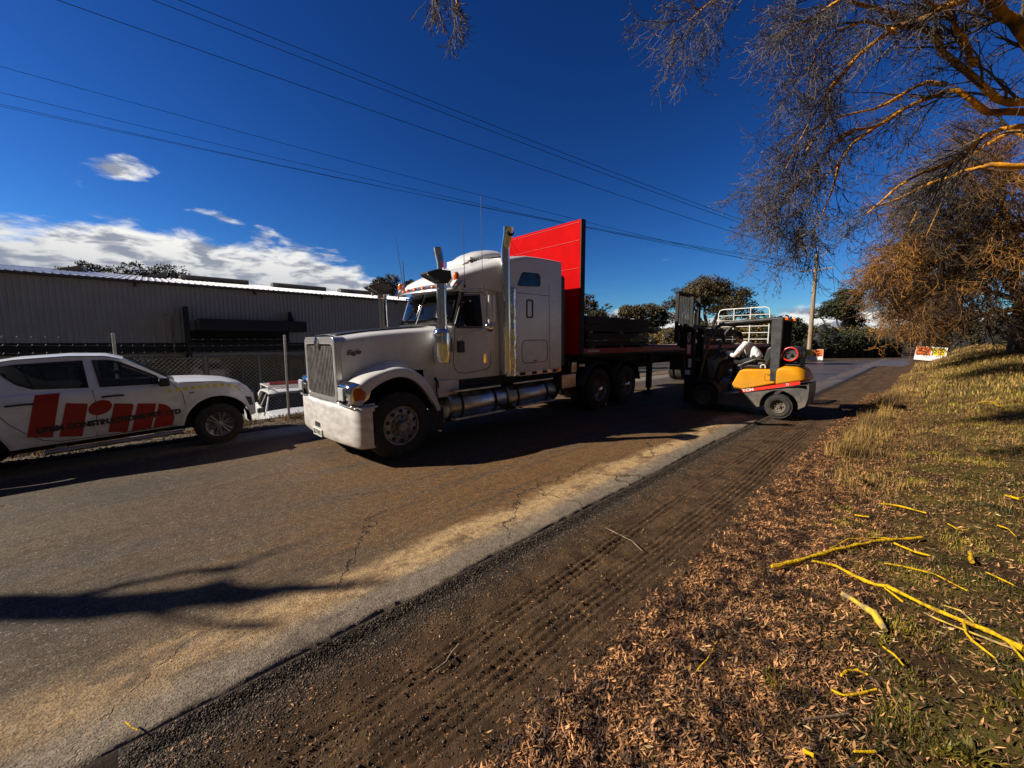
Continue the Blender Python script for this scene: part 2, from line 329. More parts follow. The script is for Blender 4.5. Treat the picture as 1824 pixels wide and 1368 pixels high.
big = g.noise(.5, 6, .6); st = g.noise(1., 7, .62, st=(.12, 1.3, 1)); st2 = g.noise(1., 5, .6, st=(.35, 6, 1), w=2); fine = g.noise(90, 3, .7); mid = g.noise(9, 6, .65)
col = g.mix(g.r(big, .35, .65), (.075, .062, .047), (.112, .088, .060))
# brown soil carried onto the seal between the wheel paths
soil = g.m('MULTIPLY', g.r(g.m('ADD', g.m('MULTIPLY', st, 1.0), g.m('MULTIPLY', mid, .35)), .44, .72), g.m('MULTIPLY', g.r(Q_, -6.4, -1.5, .6, 1.0), g.r(S_, 7, 13, 1, .15)))
nearcam = g.r(g.m('ADD', S_, g.m('MULTIPLY', big, 2.0)), -3.6, .6, .12, 1.0)
col = g.mix(g.m('MULTIPLY', soil, nearcam), col, (.165, .086, .030))
col = g.mix(g.m('MULTIPLY', g.r(st2, .52, .68), .45), col, (.050, .043, .036))
# pale sand washed along the edge of the seal
qe = g.m('ADD', Q_, g.m('MULTIPLY', g.m('SUBTRACT', g.noise(.8, 6, .65, st=(.6, 1.2, 1), w=1), .5), 1.0))
sand = g.m('MULTIPLY', g.m('MULTIPLY', g.r(qe, -.80, -.56), g.r(qe, -.36, -.12, 1, 0)), g.r(S_, -4.2, -1.5, .45, 1))
sand = g.m('MULTIPLY', sand, g.m('ADD', g.r(g.noise(3.2, 8, .75, st=(.6, 1, 1), w=3), .40, .56), .22, clamp=True))
sand = g.m('MULTIPLY', sand, g.r(S_, 6, 14, 1., .25))
col = g.mix(g.m('MULTIPLY', sand, .92), col, (.52, .345, .165))
edge = g.m('MULTIPLY', g.r(g.m('ADD', Q_, g.m('MULTIPLY', g.m('SUBTRACT', mid, .5), .25)), -.42, -.22), g.r(S_, 5, 12, 1, .3)); col = g.mix(g.m('MULTIPLY', edge, .75), col, (.235, .195, .145))
farleft = g.r(g.m('ADD', Q_, g.m('MULTIPLY', mid, .6)), -6.1, -5.6, .85, 0); col = g.mix(farleft, col, (.33, .27, .19))
wn = g.m('MULTIPLY', g.noise(2.4, 5, .6, w=4), 1.0)
vv = g.t.nodes.new('ShaderNodeVectorMath'); vv.operation = 'ADD'; cc = g.t.nodes.new('ShaderNodeCombineXYZ'); g.K(g.m('MULTIPLY', wn, .7), cc.inputs[0]); g.K(g.m('MULTIPLY', g.noise(2.9, 5, .6, w=7), .7), cc.inputs[1]); g.K(g.co, vv.inputs[0]); g.K(cc.outputs[0], vv.inputs[1])
ck = g.vor(.62, 'DISTANCE_TO_EDGE', vec=vv.outputs[0]).outputs['Distance']; crack = g.m('MULTIPLY', g.r(ck, .0, .007, 1, 0), g.r(g.noise(.42, 3, .5, w=9), .50, .58))
col = g.mix(g.m('MULTIPLY', crack, .85), col, (.018, .014, .011))
stones = g.vor(75).outputs; spk = g.r(stones['Distance'], .10, .42, 1, 0)
col = g.mix(.62, col, g.mix(g.r(fine, .38, .62), (.30, .30, .30), (1.35, 1.35, 1.35)), 'MULTIPLY'); col = g.mix(.5, col, g.mix(g.r(g.noise(14, 6, .7, w=11), .38, .62), (.55, .55, .55), (1.3, 1.3, 1.3)), 'MULTIPLY')
col = g.mix(g.m('MULTIPLY', g.r(g.noise(55, 2, .5, w=5), .60, .70), .5), col, (.34, .31, .26))
g.bump(g.m('ADD', g.m('ADD', g.m('MULTIPLY', spk, .7), g.m('MULTIPLY', mid, 1.2)), g.m('MULTIPLY', crack, -3.0)), .9, .006)
MA_road = g.fin(col, g.m('MULTIPLY', g.r(soil, 0, 1, .62, .92), g.r(S_, 9, 18, 1, .62)))
g = NT('roadside_soil'); S_, NQ, _z = g.sep(); Q_ = g.m('MULTIPLY', NQ, -1)
mid = g.noise(4, 8, .65); fine = g.noise(45, 5, .7); big = g.noise(.8, 5, .6)
col = g.mix(g.r(mid, .35, .65), (.055, .031, .014), (.125, .071, .032))
col = g.mix(g.r(g.m('ADD', Q_, g.m('MULTIPLY', mid, .25)), .20, .42, .8, 0), col, (.036, .028, .022))
litter = g.r(g.m('ADD', Q_, g.m('MULTIPLY', g.m('SUBTRACT', big, .5), .5)), 1.15, 1.45)
col = g.mix(litter, col, g.mix(g.r(fine, .38, .62), (.030, .017, .009), (.17, .088, .040)))
bank = g.r(g.m('ADD', Q_, g.m('MULTIPLY', g.m('SUBTRACT', mid, .5), .9)), 1.7, 2.5)
col = g.mix(bank, col, g.mix(g.r(g.noise(2.2, 8, .7, w=2), .40, .62), (.055, .029, .009), (.115, .090, .011)))
fl = g.r(Q_, -7.0, -7.5, 0, 1); col = g.mix(fl, col, g.mix(g.r(fine, .4, .6), (.20, .155, .105), (.10, .065, .035)))
yard = g.r(Q_, -9.3, -10.5, 0, 1); col = g.mix(yard, col, (.06, .055, .05))
peb = g.vor(38).outputs; pk = g.m('MULTIPLY', g.r(peb['Distance'], .12, .34, 1, 0), g.r(g.noise(14, 3, .5, w=6), .50, .60))
col = g.mix(g.m('MULTIPLY', pk, .5), col, (.22, .165, .105))
ckd = g.vor(24, 'DISTANCE_TO_EDGE').outputs['Distance']; mudc = g.m('MULTIPLY', g.r(ckd, 0, .045, 1, 0), g.r(g.noise(1.1, 3, .5, w=8), .52, .64))
g.bump(g.m('ADD', g.m('ADD', g.m('MULTIPLY', fine, 1.3), g.m('MULTIPLY', g.noise(18, 8, .75), 2.4)), g.m('ADD', g.m('MULTIPLY', pk, .5), g.m('MULTIPLY', mudc, -.7))), .95, .016)
MA_soil = g.fin(col, .93)
Sg = axis([(-260, -60, 40), (-60, -12, 4), (-12, -5, .25), (-5, -3.6, .08), (-3.6, 1.5, .025), (1.5, 4, .05), (4, 10, .12), (10, 22, .4), (22, 60, 1.2), (60, 140, 8), (140, 500, 60)])
Qg = axis([(-400, -60, 50), (-60, -14, 3), (-14, -6.8, .25), (-6.8, -.1, .9), (-.1, .48, .025), (.48, 1.36, .0115), (1.36, 3.2, .03), (3.2, 7, .12), (7, 16, .5), (16, 60, 4), (60, 400, 40)])
def gh(s, q):
    z = ground_h(s, q); under = sstep(q, -7.05, -6.95)*(1-sstep(q, -.085, -.02)); return z-under*.07
ground = tag(sheet('ground', Sg, Qg, gh, MA_soil), kind='structure')
def road_h(s, q): return base_h(s)+.004+.010*vnoise(s*.6, q*.9, 21, 3)*1.0
Sr = axis([(-60, -10, 4), (-10, -4.5, .25), (-4.5, 4, .04), (4, 14, .15), (14, 50, .6), (50, 62, 2)])
Vr = np.concatenate([[0, 0.004], np.linspace(.01, .80, 50), np.linspace(.815, .985, 40), [.992, .996, 1.]])
SS, VV = np.meshgrid(Sr, Vr, indexing='ij')
el = -7.0+.16*vnoise(SS*.9, SS*0, 31)-sstep(SS, 36, 44)*9; er = -.03+.055*vnoise(SS*1.1, SS*0+3, 33)+.022*vnoise(SS*9, SS*0+7, 35, 3)+sstep(SS, 34, 43)*10
QQ = el+(er-el)*np.clip(VV*1.0, 0, 1); ZZ = road_h(SS, QQ); down = (VV > .9985) | (VV < .0005); ZZ = ZZ-np.where(down, .085, 0); QQ = QQ+np.where(VV > .9985, .015, 0)
ZZ = ZZ-.012*sstep(VV, .985, .998)*(1+vnoise(SS*14, QQ*14, 37, 2))
i = np.arange(SS.size).reshape(SS.shape); F = np.stack([i[:-1, :-1], i[1:, :-1], i[1:, 1:], i[:-1, 1:]], -1).reshape(-1, 4)
# the photo's far side of the road drops out of sight behind the hedge
road = fast('road', np.stack([SS, -QQ, ZZ], -1), F[:, ::-1], MA_road, smooth=True); road.location = (E0[0], E0[1], 0); road.rotation_euler = ROADROT; tag(road, kind='structure')

# ------------------------------------------------------------------ loose material on the ground
def inview(x, y, z, mx=2.1, top=0):
    c, s = math.cos(R(PITCH)), math.sin(R(PITCH)); d = y*c-(z-HC)*s; u = (z-HC)*c+y*s
    return (d > .3) & (np.abs(x/d) < mx) & (u/d > -1.5) & (u/d < .2)
def scatter(n, smin, smax, qf, pw=1.6):
    """positions denser near the camera"""
    s = smin+(smax-smin)*rng.random(n)**pw; q = qf(n); x, y = xy(s, q); z = ground_h(s, q); k = inview(x, y, z); return s[k], q[k], x[k], y[k], z[k]
def leaves(n, fnq, name, mat, size, label=None, smin=-3.6, smax=14, pw=1.9, lift=.012, up=.35, keep=None):
    s, q, x, y, z = scatter(n, smin, smax, fnq, pw)
    if keep is not None: k = keep(s, q); s, q, x, y, z = s[k], q[k], x[k], y[k], z[k]
    m = len(x); a = rng.random(m)*2*np.pi; L_ = size*(.45+1.0*rng.random(m)); w = L_*(.10+.24*rng.random(m)**1.5); curl = L_*(rng.random(m)-.3)*.45; p = (rng.random(m)-.5)*2*up
    dx, dy = np.cos(a), np.sin(a); nx, ny = -dy, dx; rl = (rng.random(m)-.5)*1.6
    c = np.stack([x, y, z+lift*rng.random(m)+.004], -1); D = np.stack([dx, dy, p], -1)*L_[:, None]*.5; Nn = np.stack([nx*np.cos(rl), ny*np.cos(rl), np.sin(rl)], -1)*w[:, None]*.5; U = np.stack([0*x, 0*x, curl], -1)
    z0 = np.maximum(np.abs(D[:, 2]), np.abs(Nn[:, 2])); c[:, 2] += z0*.8
    V = np.stack([c-D+U, c-D*.3+Nn, c-D*.3-Nn, c+D*.35+Nn*.9, c+D*.35-Nn*.9, c+D+U*.8], 1); b = np.arange(m)*6
    F = np.stack([np.stack([b, b+2, b+4, b+3], -1), np.stack([b, b+3, b+3, b+1], -1)], 1).reshape(-1, 4)
    T = np.concatenate([np.stack(t, -1) for t in ((b, b+2, b+1), (b+1, b+2, b+3), (b+3, b+2, b+4), (b+3, b+4, b+5))])
    return tag(fast(name, V, T, mat), label, kind='stuff')
M_leaf = pm('dead_leaf', (.080, .030, .011), .7, var=.6, scale=9, island=.97, col2=(.46, .225, .085), mixpos=.52)
M_straw = pm('dry_straw', (.20, .115, .030), .8, var=.45, scale=1.2, island=.65, col2=(.36, .22, .06))
M_pale = pm('bleached_straw', (.26, .17, .06), .8, var=.4, scale=5, island=.6, col2=(.52, .38, .17)); M_grass = pm('green_blade', (.085, .080, .010), .6, var=.4, scale=1.5, island=.6, col2=(.34, .26, .022))
M_peb = pm('pebble', (.045, .034, .025), .85, var=.5, scale=30, island=.8, col2=(.15, .115, .08))
leaves(170000, lambda n: 1.24+rng.normal(0, .06, n)+rng.random(n)**1.2*1.0, 'leaf_litter', M_leaf, .028, 'brown dead leaves heaped between the dirt track and the grass bank', pw=1.7, lift=.03, up=.8)
leaves(110000, lambda n: 1.8+rng.random(n)**1.3*3.6, 'leaf_scatter', M_leaf, .027, 'dead leaves and twigs strewn over the grass bank', pw=1.45, lift=.03, up=.8, smax=12)
leaves(13000, lambda n: .1+rng.random(n)*1.15, 'leaf_scatter', M_leaf, .016, 'few small dry leaves lying on the dirt track', pw=1.6, lift=.008, up=.4)
leaves(26000, lambda n: 1.6+rng.random(n)**1.2*5.5, 'straw_scatter', M_pale, .034, 'pale dry straw and bark strips on the grass bank', pw=1.6, lift=.03, up=.5, smax=22)
# gravel
M_clod = pm('earth_clod', (.060, .035, .017), .95, var=.4, scale=20, island=.5, col2=(.12, .072, .036))
def gravel(n, fq, size, name, label, smax=10, smin=-3.6, hf=ground_h, mat=None):
    s = smin+(smax-smin)*rng.random(n)**2; q = fq(n); x, y = xy(s, q); z = hf(s, q); k = inview(x, y, z); x, y, z = x[k], y[k], z[k]; m = len(x)
    r = size*(.35+rng.random((m, 1))**2*1.3); oc = np.array([(1, 0, 0), (0, 1, 0), (-1, 0, 0), (0, -1, 0), (0, 0, .7), (0, 0, -.7)], float)
    V = np.stack([x, y, z+r[:, 0]*.25], -1)[:, None]+oc[None]*r[:, None]*(.6+.8*rng.random((m, 6, 3))); b = (np.arange(m)*6)[:, None, None]
    T = (b+np.array([(0, 1, 4), (1, 2, 4), (2, 3, 4), (3, 0, 4), (1, 0, 5), (2, 1, 5), (3, 2, 5), (0, 3, 5)])[None]).reshape(-1, 3)
    return tag(fast(name, V, T, M_clod if mat else M_peb), label, kind='stuff')
gravel(46000, lambda n: -.01+np.abs(rng.normal(0, .17, n)), .0046, 'gravel', 'dark grit and small stones along the broken road edge')
gravel(14000, lambda n: .1+rng.random(n)*1.3, .0048, 'dirt_clods', 'loose clods of brown earth on the dirt track', mat='c')
gravel(9000, lambda n: .2+rng.random(n)*1.3, .0050, 'gravel', 'small stones pressed in the brown dirt track')
gravel(6000, lambda n: -7.4-rng.random(n)*1.4, .016, 'gravel', 'pale stones between the far road edge and the wire fence', smin=-9, smax=3)
def blades(n, fq, name, mat, h, label, clump=None, smin=-3.5, smax=16, pw=1.5, wd=.0035, lean=.5):
    if clump is None: s = smin+(smax-smin)*rng.random(n)**pw; q = fq(n)
    else:
        cs, cq, cr, ch = clump; j = rng.integers(0, len(cs), n); rr = cr[j]*rng.random(n)**.6; aa = rng.random(n)*6.283; s = cs[j]+rr*np.cos(aa); q = cq[j]+rr*np.sin(aa); h = h*ch[j]
    x, y = xy(s, q); z = ground_h(s, q); k = inview(x, y, z); x, y, z = x[k], y[k], z[k]; m = len(x); hh = (h if np.isscalar(h) else h[k])*(.4+.9*rng.random(m)); a = rng.random(m)*6.283; le = lean*rng.random(m)*hh
    w = wd*(.6+.8*rng.random(m)); px_, py_ = -np.sin(a)*w, np.cos(a)*w; dx, dy = np.cos(a)*le, np.sin(a)*le; az = rng.random(m)*6.283; px_, py_ = np.cos(az)*w, np.sin(az)*w
    V = np.stack([np.stack([x-px_, y-py_, z-.01], -1), np.stack([x+px_, y+py_, z-.01], -1), np.stack([x+dx*.35-px_*.8, y+dy*.35-py_*.8, z+hh*.55], -1), np.stack([x+dx*.35+px_*.8, y+dy*.35+py_*.8, z+hh*.55], -1), np.stack([x+dx, y+dy, z+hh*(1-.3*le/hh)], -1)], 1)
    b = np.arange(m)*5; T = np.concatenate([np.stack(t, -1) for t in ((b, b+1, b+3), (b, b+3, b+2), (b+2, b+3, b+4))]); return tag(fast(name, V, T, mat), label, kind='stuff')
nc = 420; cs = -3.2+17*rng.random(nc)**1.3; cq = 1.9+rng.random(nc)**1.1*4.5; blades(90000, None, 'green_grass', M_grass, .055, 'low green grass tufts on the bank', clump=(cs, cq, .05+.16*rng.random(nc), .4+.7*rng.random(nc)), wd=.0022, lean=.9)
nc = 900; cs = 2.2+23*rng.random(nc); cq = 1.75+rng.random(nc)**2*3.0; blades(42000, None, 'dry_grass', M_straw, .11, 'dry straw coloured grass along the crest of the bank', clump=(cs, cq, .05+.22*rng.random(nc), .3+.7*rng.random(nc)), wd=.0030)
nc = 500; cs = -3+6*rng.random(nc); cq = 1.9+rng.random(nc)*3.0; blades(16000, None, 'dry_grass', M_straw, .045, 'short fine dry grass of the near bank', clump=(cs, cq, .05+.15*rng.random(nc), .4+.9*rng.random(nc)), wd=.0014, lean=1.2)
nc = 70; cs = 4+9*rng.random(nc); cq = 1.55+rng.random(nc)*.5; blades(6000, None, 'tall_dry_grass', M_straw, .26, 'taller dry seeding grass at the bank edge beyond the forklift shadow', clump=(cs, cq, .1+.12*rng.random(nc), .5+.8*rng.random(nc)), wd=.0035, lean=.7)
nc = 30; cs = 18+20*rng.random(nc); cq = 2+rng.random(nc)*9; blades(30000, lambda n: 1.9+rng.random(n)*14, 'dry_grass', M_straw, .14, 'dry grass of the distant verge below the bare trees', smin=12, smax=40, pw=1., wd=.012)
blades(26000, lambda n: 2.5+rng.random(n)*12, 'green_grass', M_grass, .10, 'green sunlit grass patches of the distant verge', smin=9, smax=30, pw=1., wd=.010)
nc = 60; cs = -9+14*rng.random(nc); cq = -8.2-rng.random(nc)*.7; blades(9000, None, 'dry_grass', M_straw, .09, 'dead grass and leaves at the foot of the wire fence', clump=(cs, cq, .2+.2*rng.random(nc), .5+.7*rng.random(nc)), wd=.006)
leaves(60000, lambda n: 5.2+rng.random(n)*7, 'leaf_scatter', M_leaf, .040, 'dead leaves on the higher part of the bank', pw=1.2, lift=.03, up=.8, smin=-6)
blades(60000, lambda n: 5+rng.random(n)*9, 'dry_grass', M_straw, .06, 'dry grass on the higher part of the bank', smin=-6, smax=16, pw=1.2, wd=.004, lean=1.)
# tufts that stand out
def tuft(p, n, h, label, mat=M_grass, wide=.006):
    b = MB()
    for _ in range(n):
        a = rng.random()*6.283; le = h*(.25+.7*rng.random()); hh = h*(.6+.6*rng.random()); w = wide*(.7+.6*rng.random()); d = Vector((math.cos(a), math.sin(a), 0)); t = Vector((-d.y, d.x, 0))*w; o = Vector((rng.normal(0, .012), rng.normal(0, .012), -.01))
        b.add([o-t, o+t, o+d*le*.4+Vector((0, 0, hh*.6))-t*1.1, o+d*le*.4+Vector((0, 0, hh*.6))+t*1.1, o+d*le+Vector((0, 0, hh*.85))], [(0, 1, 3, 2), (2, 3, 4)])
    o = b.build('grass_tuft', mat, smooth=0); o.location = p; return tag(o, label, 'grass tuft', 'grass tufts on the bank')
tuft(hcam(1575, 1146), 16, .055, 'small bright tuft at the lower end of the thick grey and yellow log', wide=.009)
tuft(hcam(1815, 1240), 26, .10, 'bright green tuft at the right edge of the photo', wide=.009)
tuft(hcam(1730, 1362), 90, .11, 'large grass tuft at the bottom right with yellow tips', wide=.004)
tuft(hcam(1680, 1345), 50, .08, 'smaller grass tuft just left of the large bottom one', wide=.004)
tuft(hcam(1735, 1112), 26, .05, 'low green tuft beyond the long yellow branch', wide=.006)
tuft(hcam(1538, 862), 40, .09, 'dark green tuft on the bank crest above the first stick', wide=.007)
tuft(hcam(1508, 912), 40, .08, 'bluish green tuft low on the bank crest', wide=.007)
# fallen branches covered in yellow lichen
M_lichen = pm('lichen_bark', (.80, .50, .012), .9, var=.10, scale=38, col2=(.13, .07, .03), mixpos=.60, spec=.1, bump=1., bscale=70, bdist=.012)
M_greybark = pm('weathered_stick', (.34, .26, .15), .8, var=.3, scale=14, col2=(.70, .47, .03), mixpos=.52, bump=.4)
M_palestick = pm('pale_stick', (.24, .18, .11), .85, var=.3, scale=20, bump=.4); M_brownbark = pm('brown_stick', (.15, .10, .065), .85, var=.3, scale=14, bump=.4)
def stick(label, paths, mat=M_lichen, name='fallen_branch', lift=1.0, mats=None, grp='fallen branches on the ground'):
    base = hcam(*paths[0][0][0][:2]); root = None
    for i, (pts, r0, r1) in enumerate(paths):
        P = []
        for j, p in enumerate(pts):
            h = p[2] if len(p) > 2 else 0; w = hcam(p[0], p[1], 0); P.append(w+Vector((0, 0, h+r0*.7*lift+.034)))
        # resample with a little wander and knobs
        Q = []
        for a, b in zip(P[:-1], P[1:]):
            k = max(2, int((b-a).length/.05))
            for t in range(k): Q.append(a.lerp(b, t/k)+Vector((rng.normal(0, r0*.22), rng.normal(0, r0*.22), rng.normal(0, r0*.18))))
        Q.append(P[-1]); n = len(Q); rr = [(r0+(r1-r0)*j/(n-1))*(1+.20*rng.normal()) for j in range(n)]; rr[0] *= .8
        b = MB(); b.tube([q-base for q in Q], rr, 8)
        if i == 0: o = root = b.build(name, mats[i] if mats else mat, smooth=60); root.location = base
        else: o = b.build('side_branch', mats[i] if mats else mat, root, smooth=60)
    return tag(root, label, 'branch', grp)
stick('thick yellow lichen branch lying across the bank, uppermost of the big ones', [([(1375, 1020), (1440, 1003), (1500, 985), (1560, 973), (1640, 966)], .017, .012), ([(1478, 985), (1510, 968), (1560, 965), (1600, 968)], .007, .005), ([(1592, 976), (1625, 990), (1656, 998)], .008, .006), ([(1474, 992), (1486, 998)], .005, .004)])
stick('longest yellow branch running down to the right edge and forking there', [([(1446, 1008), (1490, 1018), (1540, 1045), (1578, 1054), (1640, 1085), (1700, 1112), (1760, 1135), (1824, 1170)], .012, .015), ([(1575, 1056), (1608, 1082)], .006, .005), ([(1715, 1115), (1720, 1140), (1745, 1165), (1772, 1185)], .008, .006), ([(1792, 1152), (1824, 1190)], .008, .007), ([(1680, 1088), (1710, 1098), (1732, 1118)], .006, .005)], mats=[M_lichen, M_lichen, M_lichen, M_lichen, M_greybark])
stick('thinner pale stick lying just below the longest branch', [([(1645, 1102), (1690, 1122), (1750, 1146), (1806, 1168)], .006, .006)], mat=M_greybark)
stick('short thick mottled log with yellow ends below the long branch', [([(1500, 1070), (1530, 1086), (1556, 1105), (1575, 1135)], .018, .020)], mat=M_greybark, name='fallen_log')
stick('orange yellow curved stick above the long branch', [([(1574, 1012), (1610, 1018), (1660, 1030), (1690, 1045), (1722, 1062)], .007, .005)])
stick('thin yellow stick near the right edge above the long branch', [([(1755, 1028), (1785, 1042), (1812, 1056)], .006, .005)])
stick('thin orange stick on the bank above all the big branches', [([(1568, 903), (1600, 908), (1650, 921)], .009, .007)])
stick('small yellow stub lying left of the thin orange stick', [([(1522, 924), (1548, 928)], .010, .008)])
stick('short upright yellow stub beside the far end of the big fork', [([(1727, 994), (1730, 1010)], .013, .012)])
stick('slim yellow twig slanting down below the thick log', [([(1572, 1163), (1590, 1176), (1608, 1197)], .006, .004)])
stick('curved yellow twig shaped like an arch near the bottom right', [([(1497, 1215), (1508, 1206), (1525, 1205), (1545, 1214)], .006, .005)])
stick('yellow and brown bowed twig near the bottom right', [([(1482, 1242), (1500, 1250), (1530, 1249), (1560, 1240)], .006, .005), ([(1535, 1248), (1533, 1232)], .004, .003)])
stick('yellow twig on the leaf litter left of the log', [([(1243, 1203), (1258, 1186), (1277, 1153)], .005, .004)])
stick('short brown stick with a yellow end near the bottom', [([(1430, 1296), (1470, 1291), (1510, 1284)], .006, .005)], mat=M_brownbark)
stick('grey bent stick lying on the dirt track', [([(771, 1206), (795, 1190), (805, 1172), (818, 1158)], .006, .005)], mat=M_palestick, name='fallen_stick')
stick('pale forked stick on the dirt track near the road edge', [([(1078, 946), (1105, 960), (1125, 970), (1143, 988)], .005, .004), ([(1096, 957), (1122, 962)], .003, .003)], mat=M_palestick, name='fallen_stick')
stick('yellow curved twig high on the bank near the right edge', [([(1745, 720), (1765, 718), (1778, 727)], .012, .010)])
stick('yellow twig at the bottom left on the road edge', [([(226, 1298), (236, 1308), (247, 1313)], .003, .003)], name='fallen_stick')
stick('short yellow twig near the bottom centre right', [([(1520, 1352), (1558, 1353)], .006, .005)])
stick('pale yellow twig at the right edge on the upper bank', [([(1790, 889), (1812, 895), (1824, 892)], .010, .009)])
stick('thin yellow curved stick right of the mottled stub', [([(1688, 940), (1705, 950), (1724, 952)], .006, .004)])
stick('yellow curved stick above the right end of the long branch', [([(1776, 943), (1795, 950), (1809, 964)], .007, .005)])
stick('fat short yellow piece low in the right corner', [([(1432, 1352), (1450, 1362)], .010, .009)])
for k, (a, b) in enumerate((((1640, 995), (1600, 1000)), )): pass
# ------------------------------------------------------------------ wheels
def wheel(parent, cx, yo, cz, r, w, rim, side, holes=10, style='truck', rimmat=None, tyre=None):
    """side -1: outer face towards -y. the tyre is the wheel part; rim and hub are its sub-parts"""
    d = Vector((0, side, 0)); c = Vector((cx, yo, cz)); rimmat = rimmat or M_wheel
    b = MB(); prof = [(-w, rim), (-w+.01, r*.80), (-w+.03, r*.93), (-w*.86, r*.99), (-w*.8, r), (-w*.66, r), (-w*.64, r*.975), (-w*.6, r*.975), (-w*.58, r), (-w*.42, r), (-w*.40, r*.975), (-w*.36, r*.975), (-w*.34, r), (-w*.2, r), (-w*.14, r*.99), (-.03, r*.93), (-.004, r*.82), (0, r*.72), (-.012, rim*1.04), (-.03, rim)]
    b.lathe(prof, c, d, 56, cap=False)
    t = b.build('wheel', M_rubber, parent, smooth=30)
    b = MB(); k = rim
    if style == 'truck':
        b.lathe([(-.03, k*1.02), (-.004, k*1.0), (-.008, k*.95), (-.03, k*.90), (-.018, k*.80), (-.012, k*.62), (-.035, k*.50), (-.035, k*.40)], c, d, 56, cap=False)
        ro = b.build('rim', rimmat, t, smooth=30)
        b = MB(); b.lathe([(-.035, k*.42), (-.03, k*.30), (.05, k*.29), (.075, k*.22), (.082, 0)], c, d, 32, cap=False)
        for i in range(10):
            a = 2*math.pi*i/10; p = c+Vector((math.cos(a), 0, math.sin(a)))*k*.44; b.lathe([(-.036, .017), (.012, .016), (.018, .006)], p, d, 8)
        b.build('hub', M_wheel, t, smooth=40)
        b = MB(); b.v = [tuple(v.co) for v in ro.data.vertices]; b.f = [tuple(p.vertices) for p in ro.data.polygons]; b.mi = [0]*len(b.f); bpy.data.objects.remove(ro)
        for i in range(holes):
            a = 2*math.pi*(i+.5)/holes; p = c+Vector((math.cos(a), 0, math.sin(a)))*k*.77; b.lathe([(-.02, .032), (-.012, .032), (-.0125, 0)], p, d, 14, m=1)
        b.build('rim', [rimmat, M_dark], t, smooth=30)
    elif style == 'dual':
        b.lathe([(-.03, k*1.02), (-.004, k), (-.02, k*.94), (-.14, k*.86), (-.17, k*.60), (-.16, k*.42), (-.10, k*.38), (-.06, k*.30), (-.01, k*.26), (.0, 0)], c, d, 48, cap=False); b.build('rim', rimmat, t, smooth=30)
        b = MB(); b.lathe([(-.02, .09), (.03, .075), (.05, .03), (.052, 0)], c, d, 20, cap=False); b.build('hub', M_chrome, t)
    elif style == 'forklift':
        b.lathe([(-.03, k*1.02), (0, k), (-.02, k*.9), (-.09, k*.8), (-.1, k*.3), (-.05, k*.28), (-.05, 0)], c, d, 40, cap=False)
        for i in range(6):
            a = 2*math.pi*i/6; p = c+Vector((math.cos(a), 0, math.sin(a)))*k*.5; b.lathe([(-.10, .014), (-.07, .013)], p, d, 8)
        b.build('rim', rimmat, t, smooth=30)
    else:   # six double spokes
        b.lathe([(-.12, k*.2), (-.02, k*1.02), (.0, k*1.0), (-.012, k*.93), (-.05, k*.9), (-.1, k*.88)], c, d, 48, cap=False)
        for i in range(6):
            for dd in (-.16, .16):
                a = 2*math.pi*i/6+.3; e = Vector((math.cos(a), 0, math.sin(a))); n = Vector((-math.sin(a), 0, math.cos(a)))
                p0 = c+e*k*.2+d*-.018+n*dd*k*.3; p1 = c+e*k*.95+d*-.016+n*dd*k*1.05; b.tube([p0, p1], [k*.085, k*.06], 6)
        b.lathe([(-.05, k*.26), (-.012, k*.25), (0, k*.17), (.004, 0)], c, d, 24, cap=False)
        b.build('rim', rimmat, t, smooth=30); b = MB(); b.lathe([(-.13, k*.9), (-.125, 0)], c, d, 24); b.build('brake_disc', M_dark, t)
    return t
def outline(b, pts, fn, r=.006, closed=True, m=0):
    P = [Vector(fn(*p)) for p in pts]
    if closed: P.append(P[0].copy())
    b.tube(P, r, 5, m, cap=not closed)
def rrect(x0, z0, x1, z1, r=.05, n=4):
    out = []
    for cx, cz, a0 in ((x1-r, z1-r, 0), (x0+r, z1-r, 90), (x0+r, z0+r, 180), (x1-r, z0+r, 270)):
        for i in range(n+1): a = R(a0+90*i/n); out.append((cx+r*math.cos(a), cz+r*math.sin(a)))
    return out
def ip(x, tab):
    return float(np.interp(x, [t[0] for t in tab], [t[1] for t in tab]))

# ------------------------------------------------------------------ the prime mover. local x runs backwards from the bumper, y across (near side negative), z up
TAZ, TPI = 45.425, 1.004
TRK = Vector((-2.194, 5.454, 0)); Nv = Vector((-math.cos(R(TAZ)), math.sin(R(TAZ)), 0)); Uv = Vector((math.sin(R(TAZ)), math.cos(R(TAZ)), 0))
truck = thing('prime_mover', 'white bonneted prime mover with chrome grille and exhaust stacks parked on the road', 'truck', TRK+Nv*1.12, (0, -R(TPI), R(90-TAZ)))
T = truck
# bumper
b = MB(); ys = [-1.22, -1.20, -1.14, -1.0, -.7, -.35, 0, .35, .7, 1.0, 1.14, 1.20, 1.22]
def bx(y): return -.10+.10*(abs(y)/1.14)**2+(.06 if abs(y) > 1.18 else 0)+(.10 if abs(y) > 1.21 else 0)
secs = []
for y in [-1.225, -1.22]+ys[1:-1]+[1.22, 1.225]:
    x = bx(y) if abs(y) < 1.222 else .20
    secs.append([(x+.03, y, .30), (x+.004, y, .33), (x, y, .40), (x, y, .84), (x+.01, y, .88), (x+.03, y, .905)])
b.loft(secs, closed=False); b.build('bumper', M_bump, T, smooth=50, solid=.012)
b = MB(); b.box(-.02, .32, -1.16, 1.16, .87, .895); b.build('bumper_top', M_bump, T, bevel=.008)
b = MB(); b.box(-.108, -.07, .02, .26, .455, .53); b.build('tow_slot', M_dark, T)
M_plate = pm('plate_paint', (.62, .62, .58), .5, var=.1); M_ink = pm('black_ink', (.02, .02, .02), .6, var=.1)
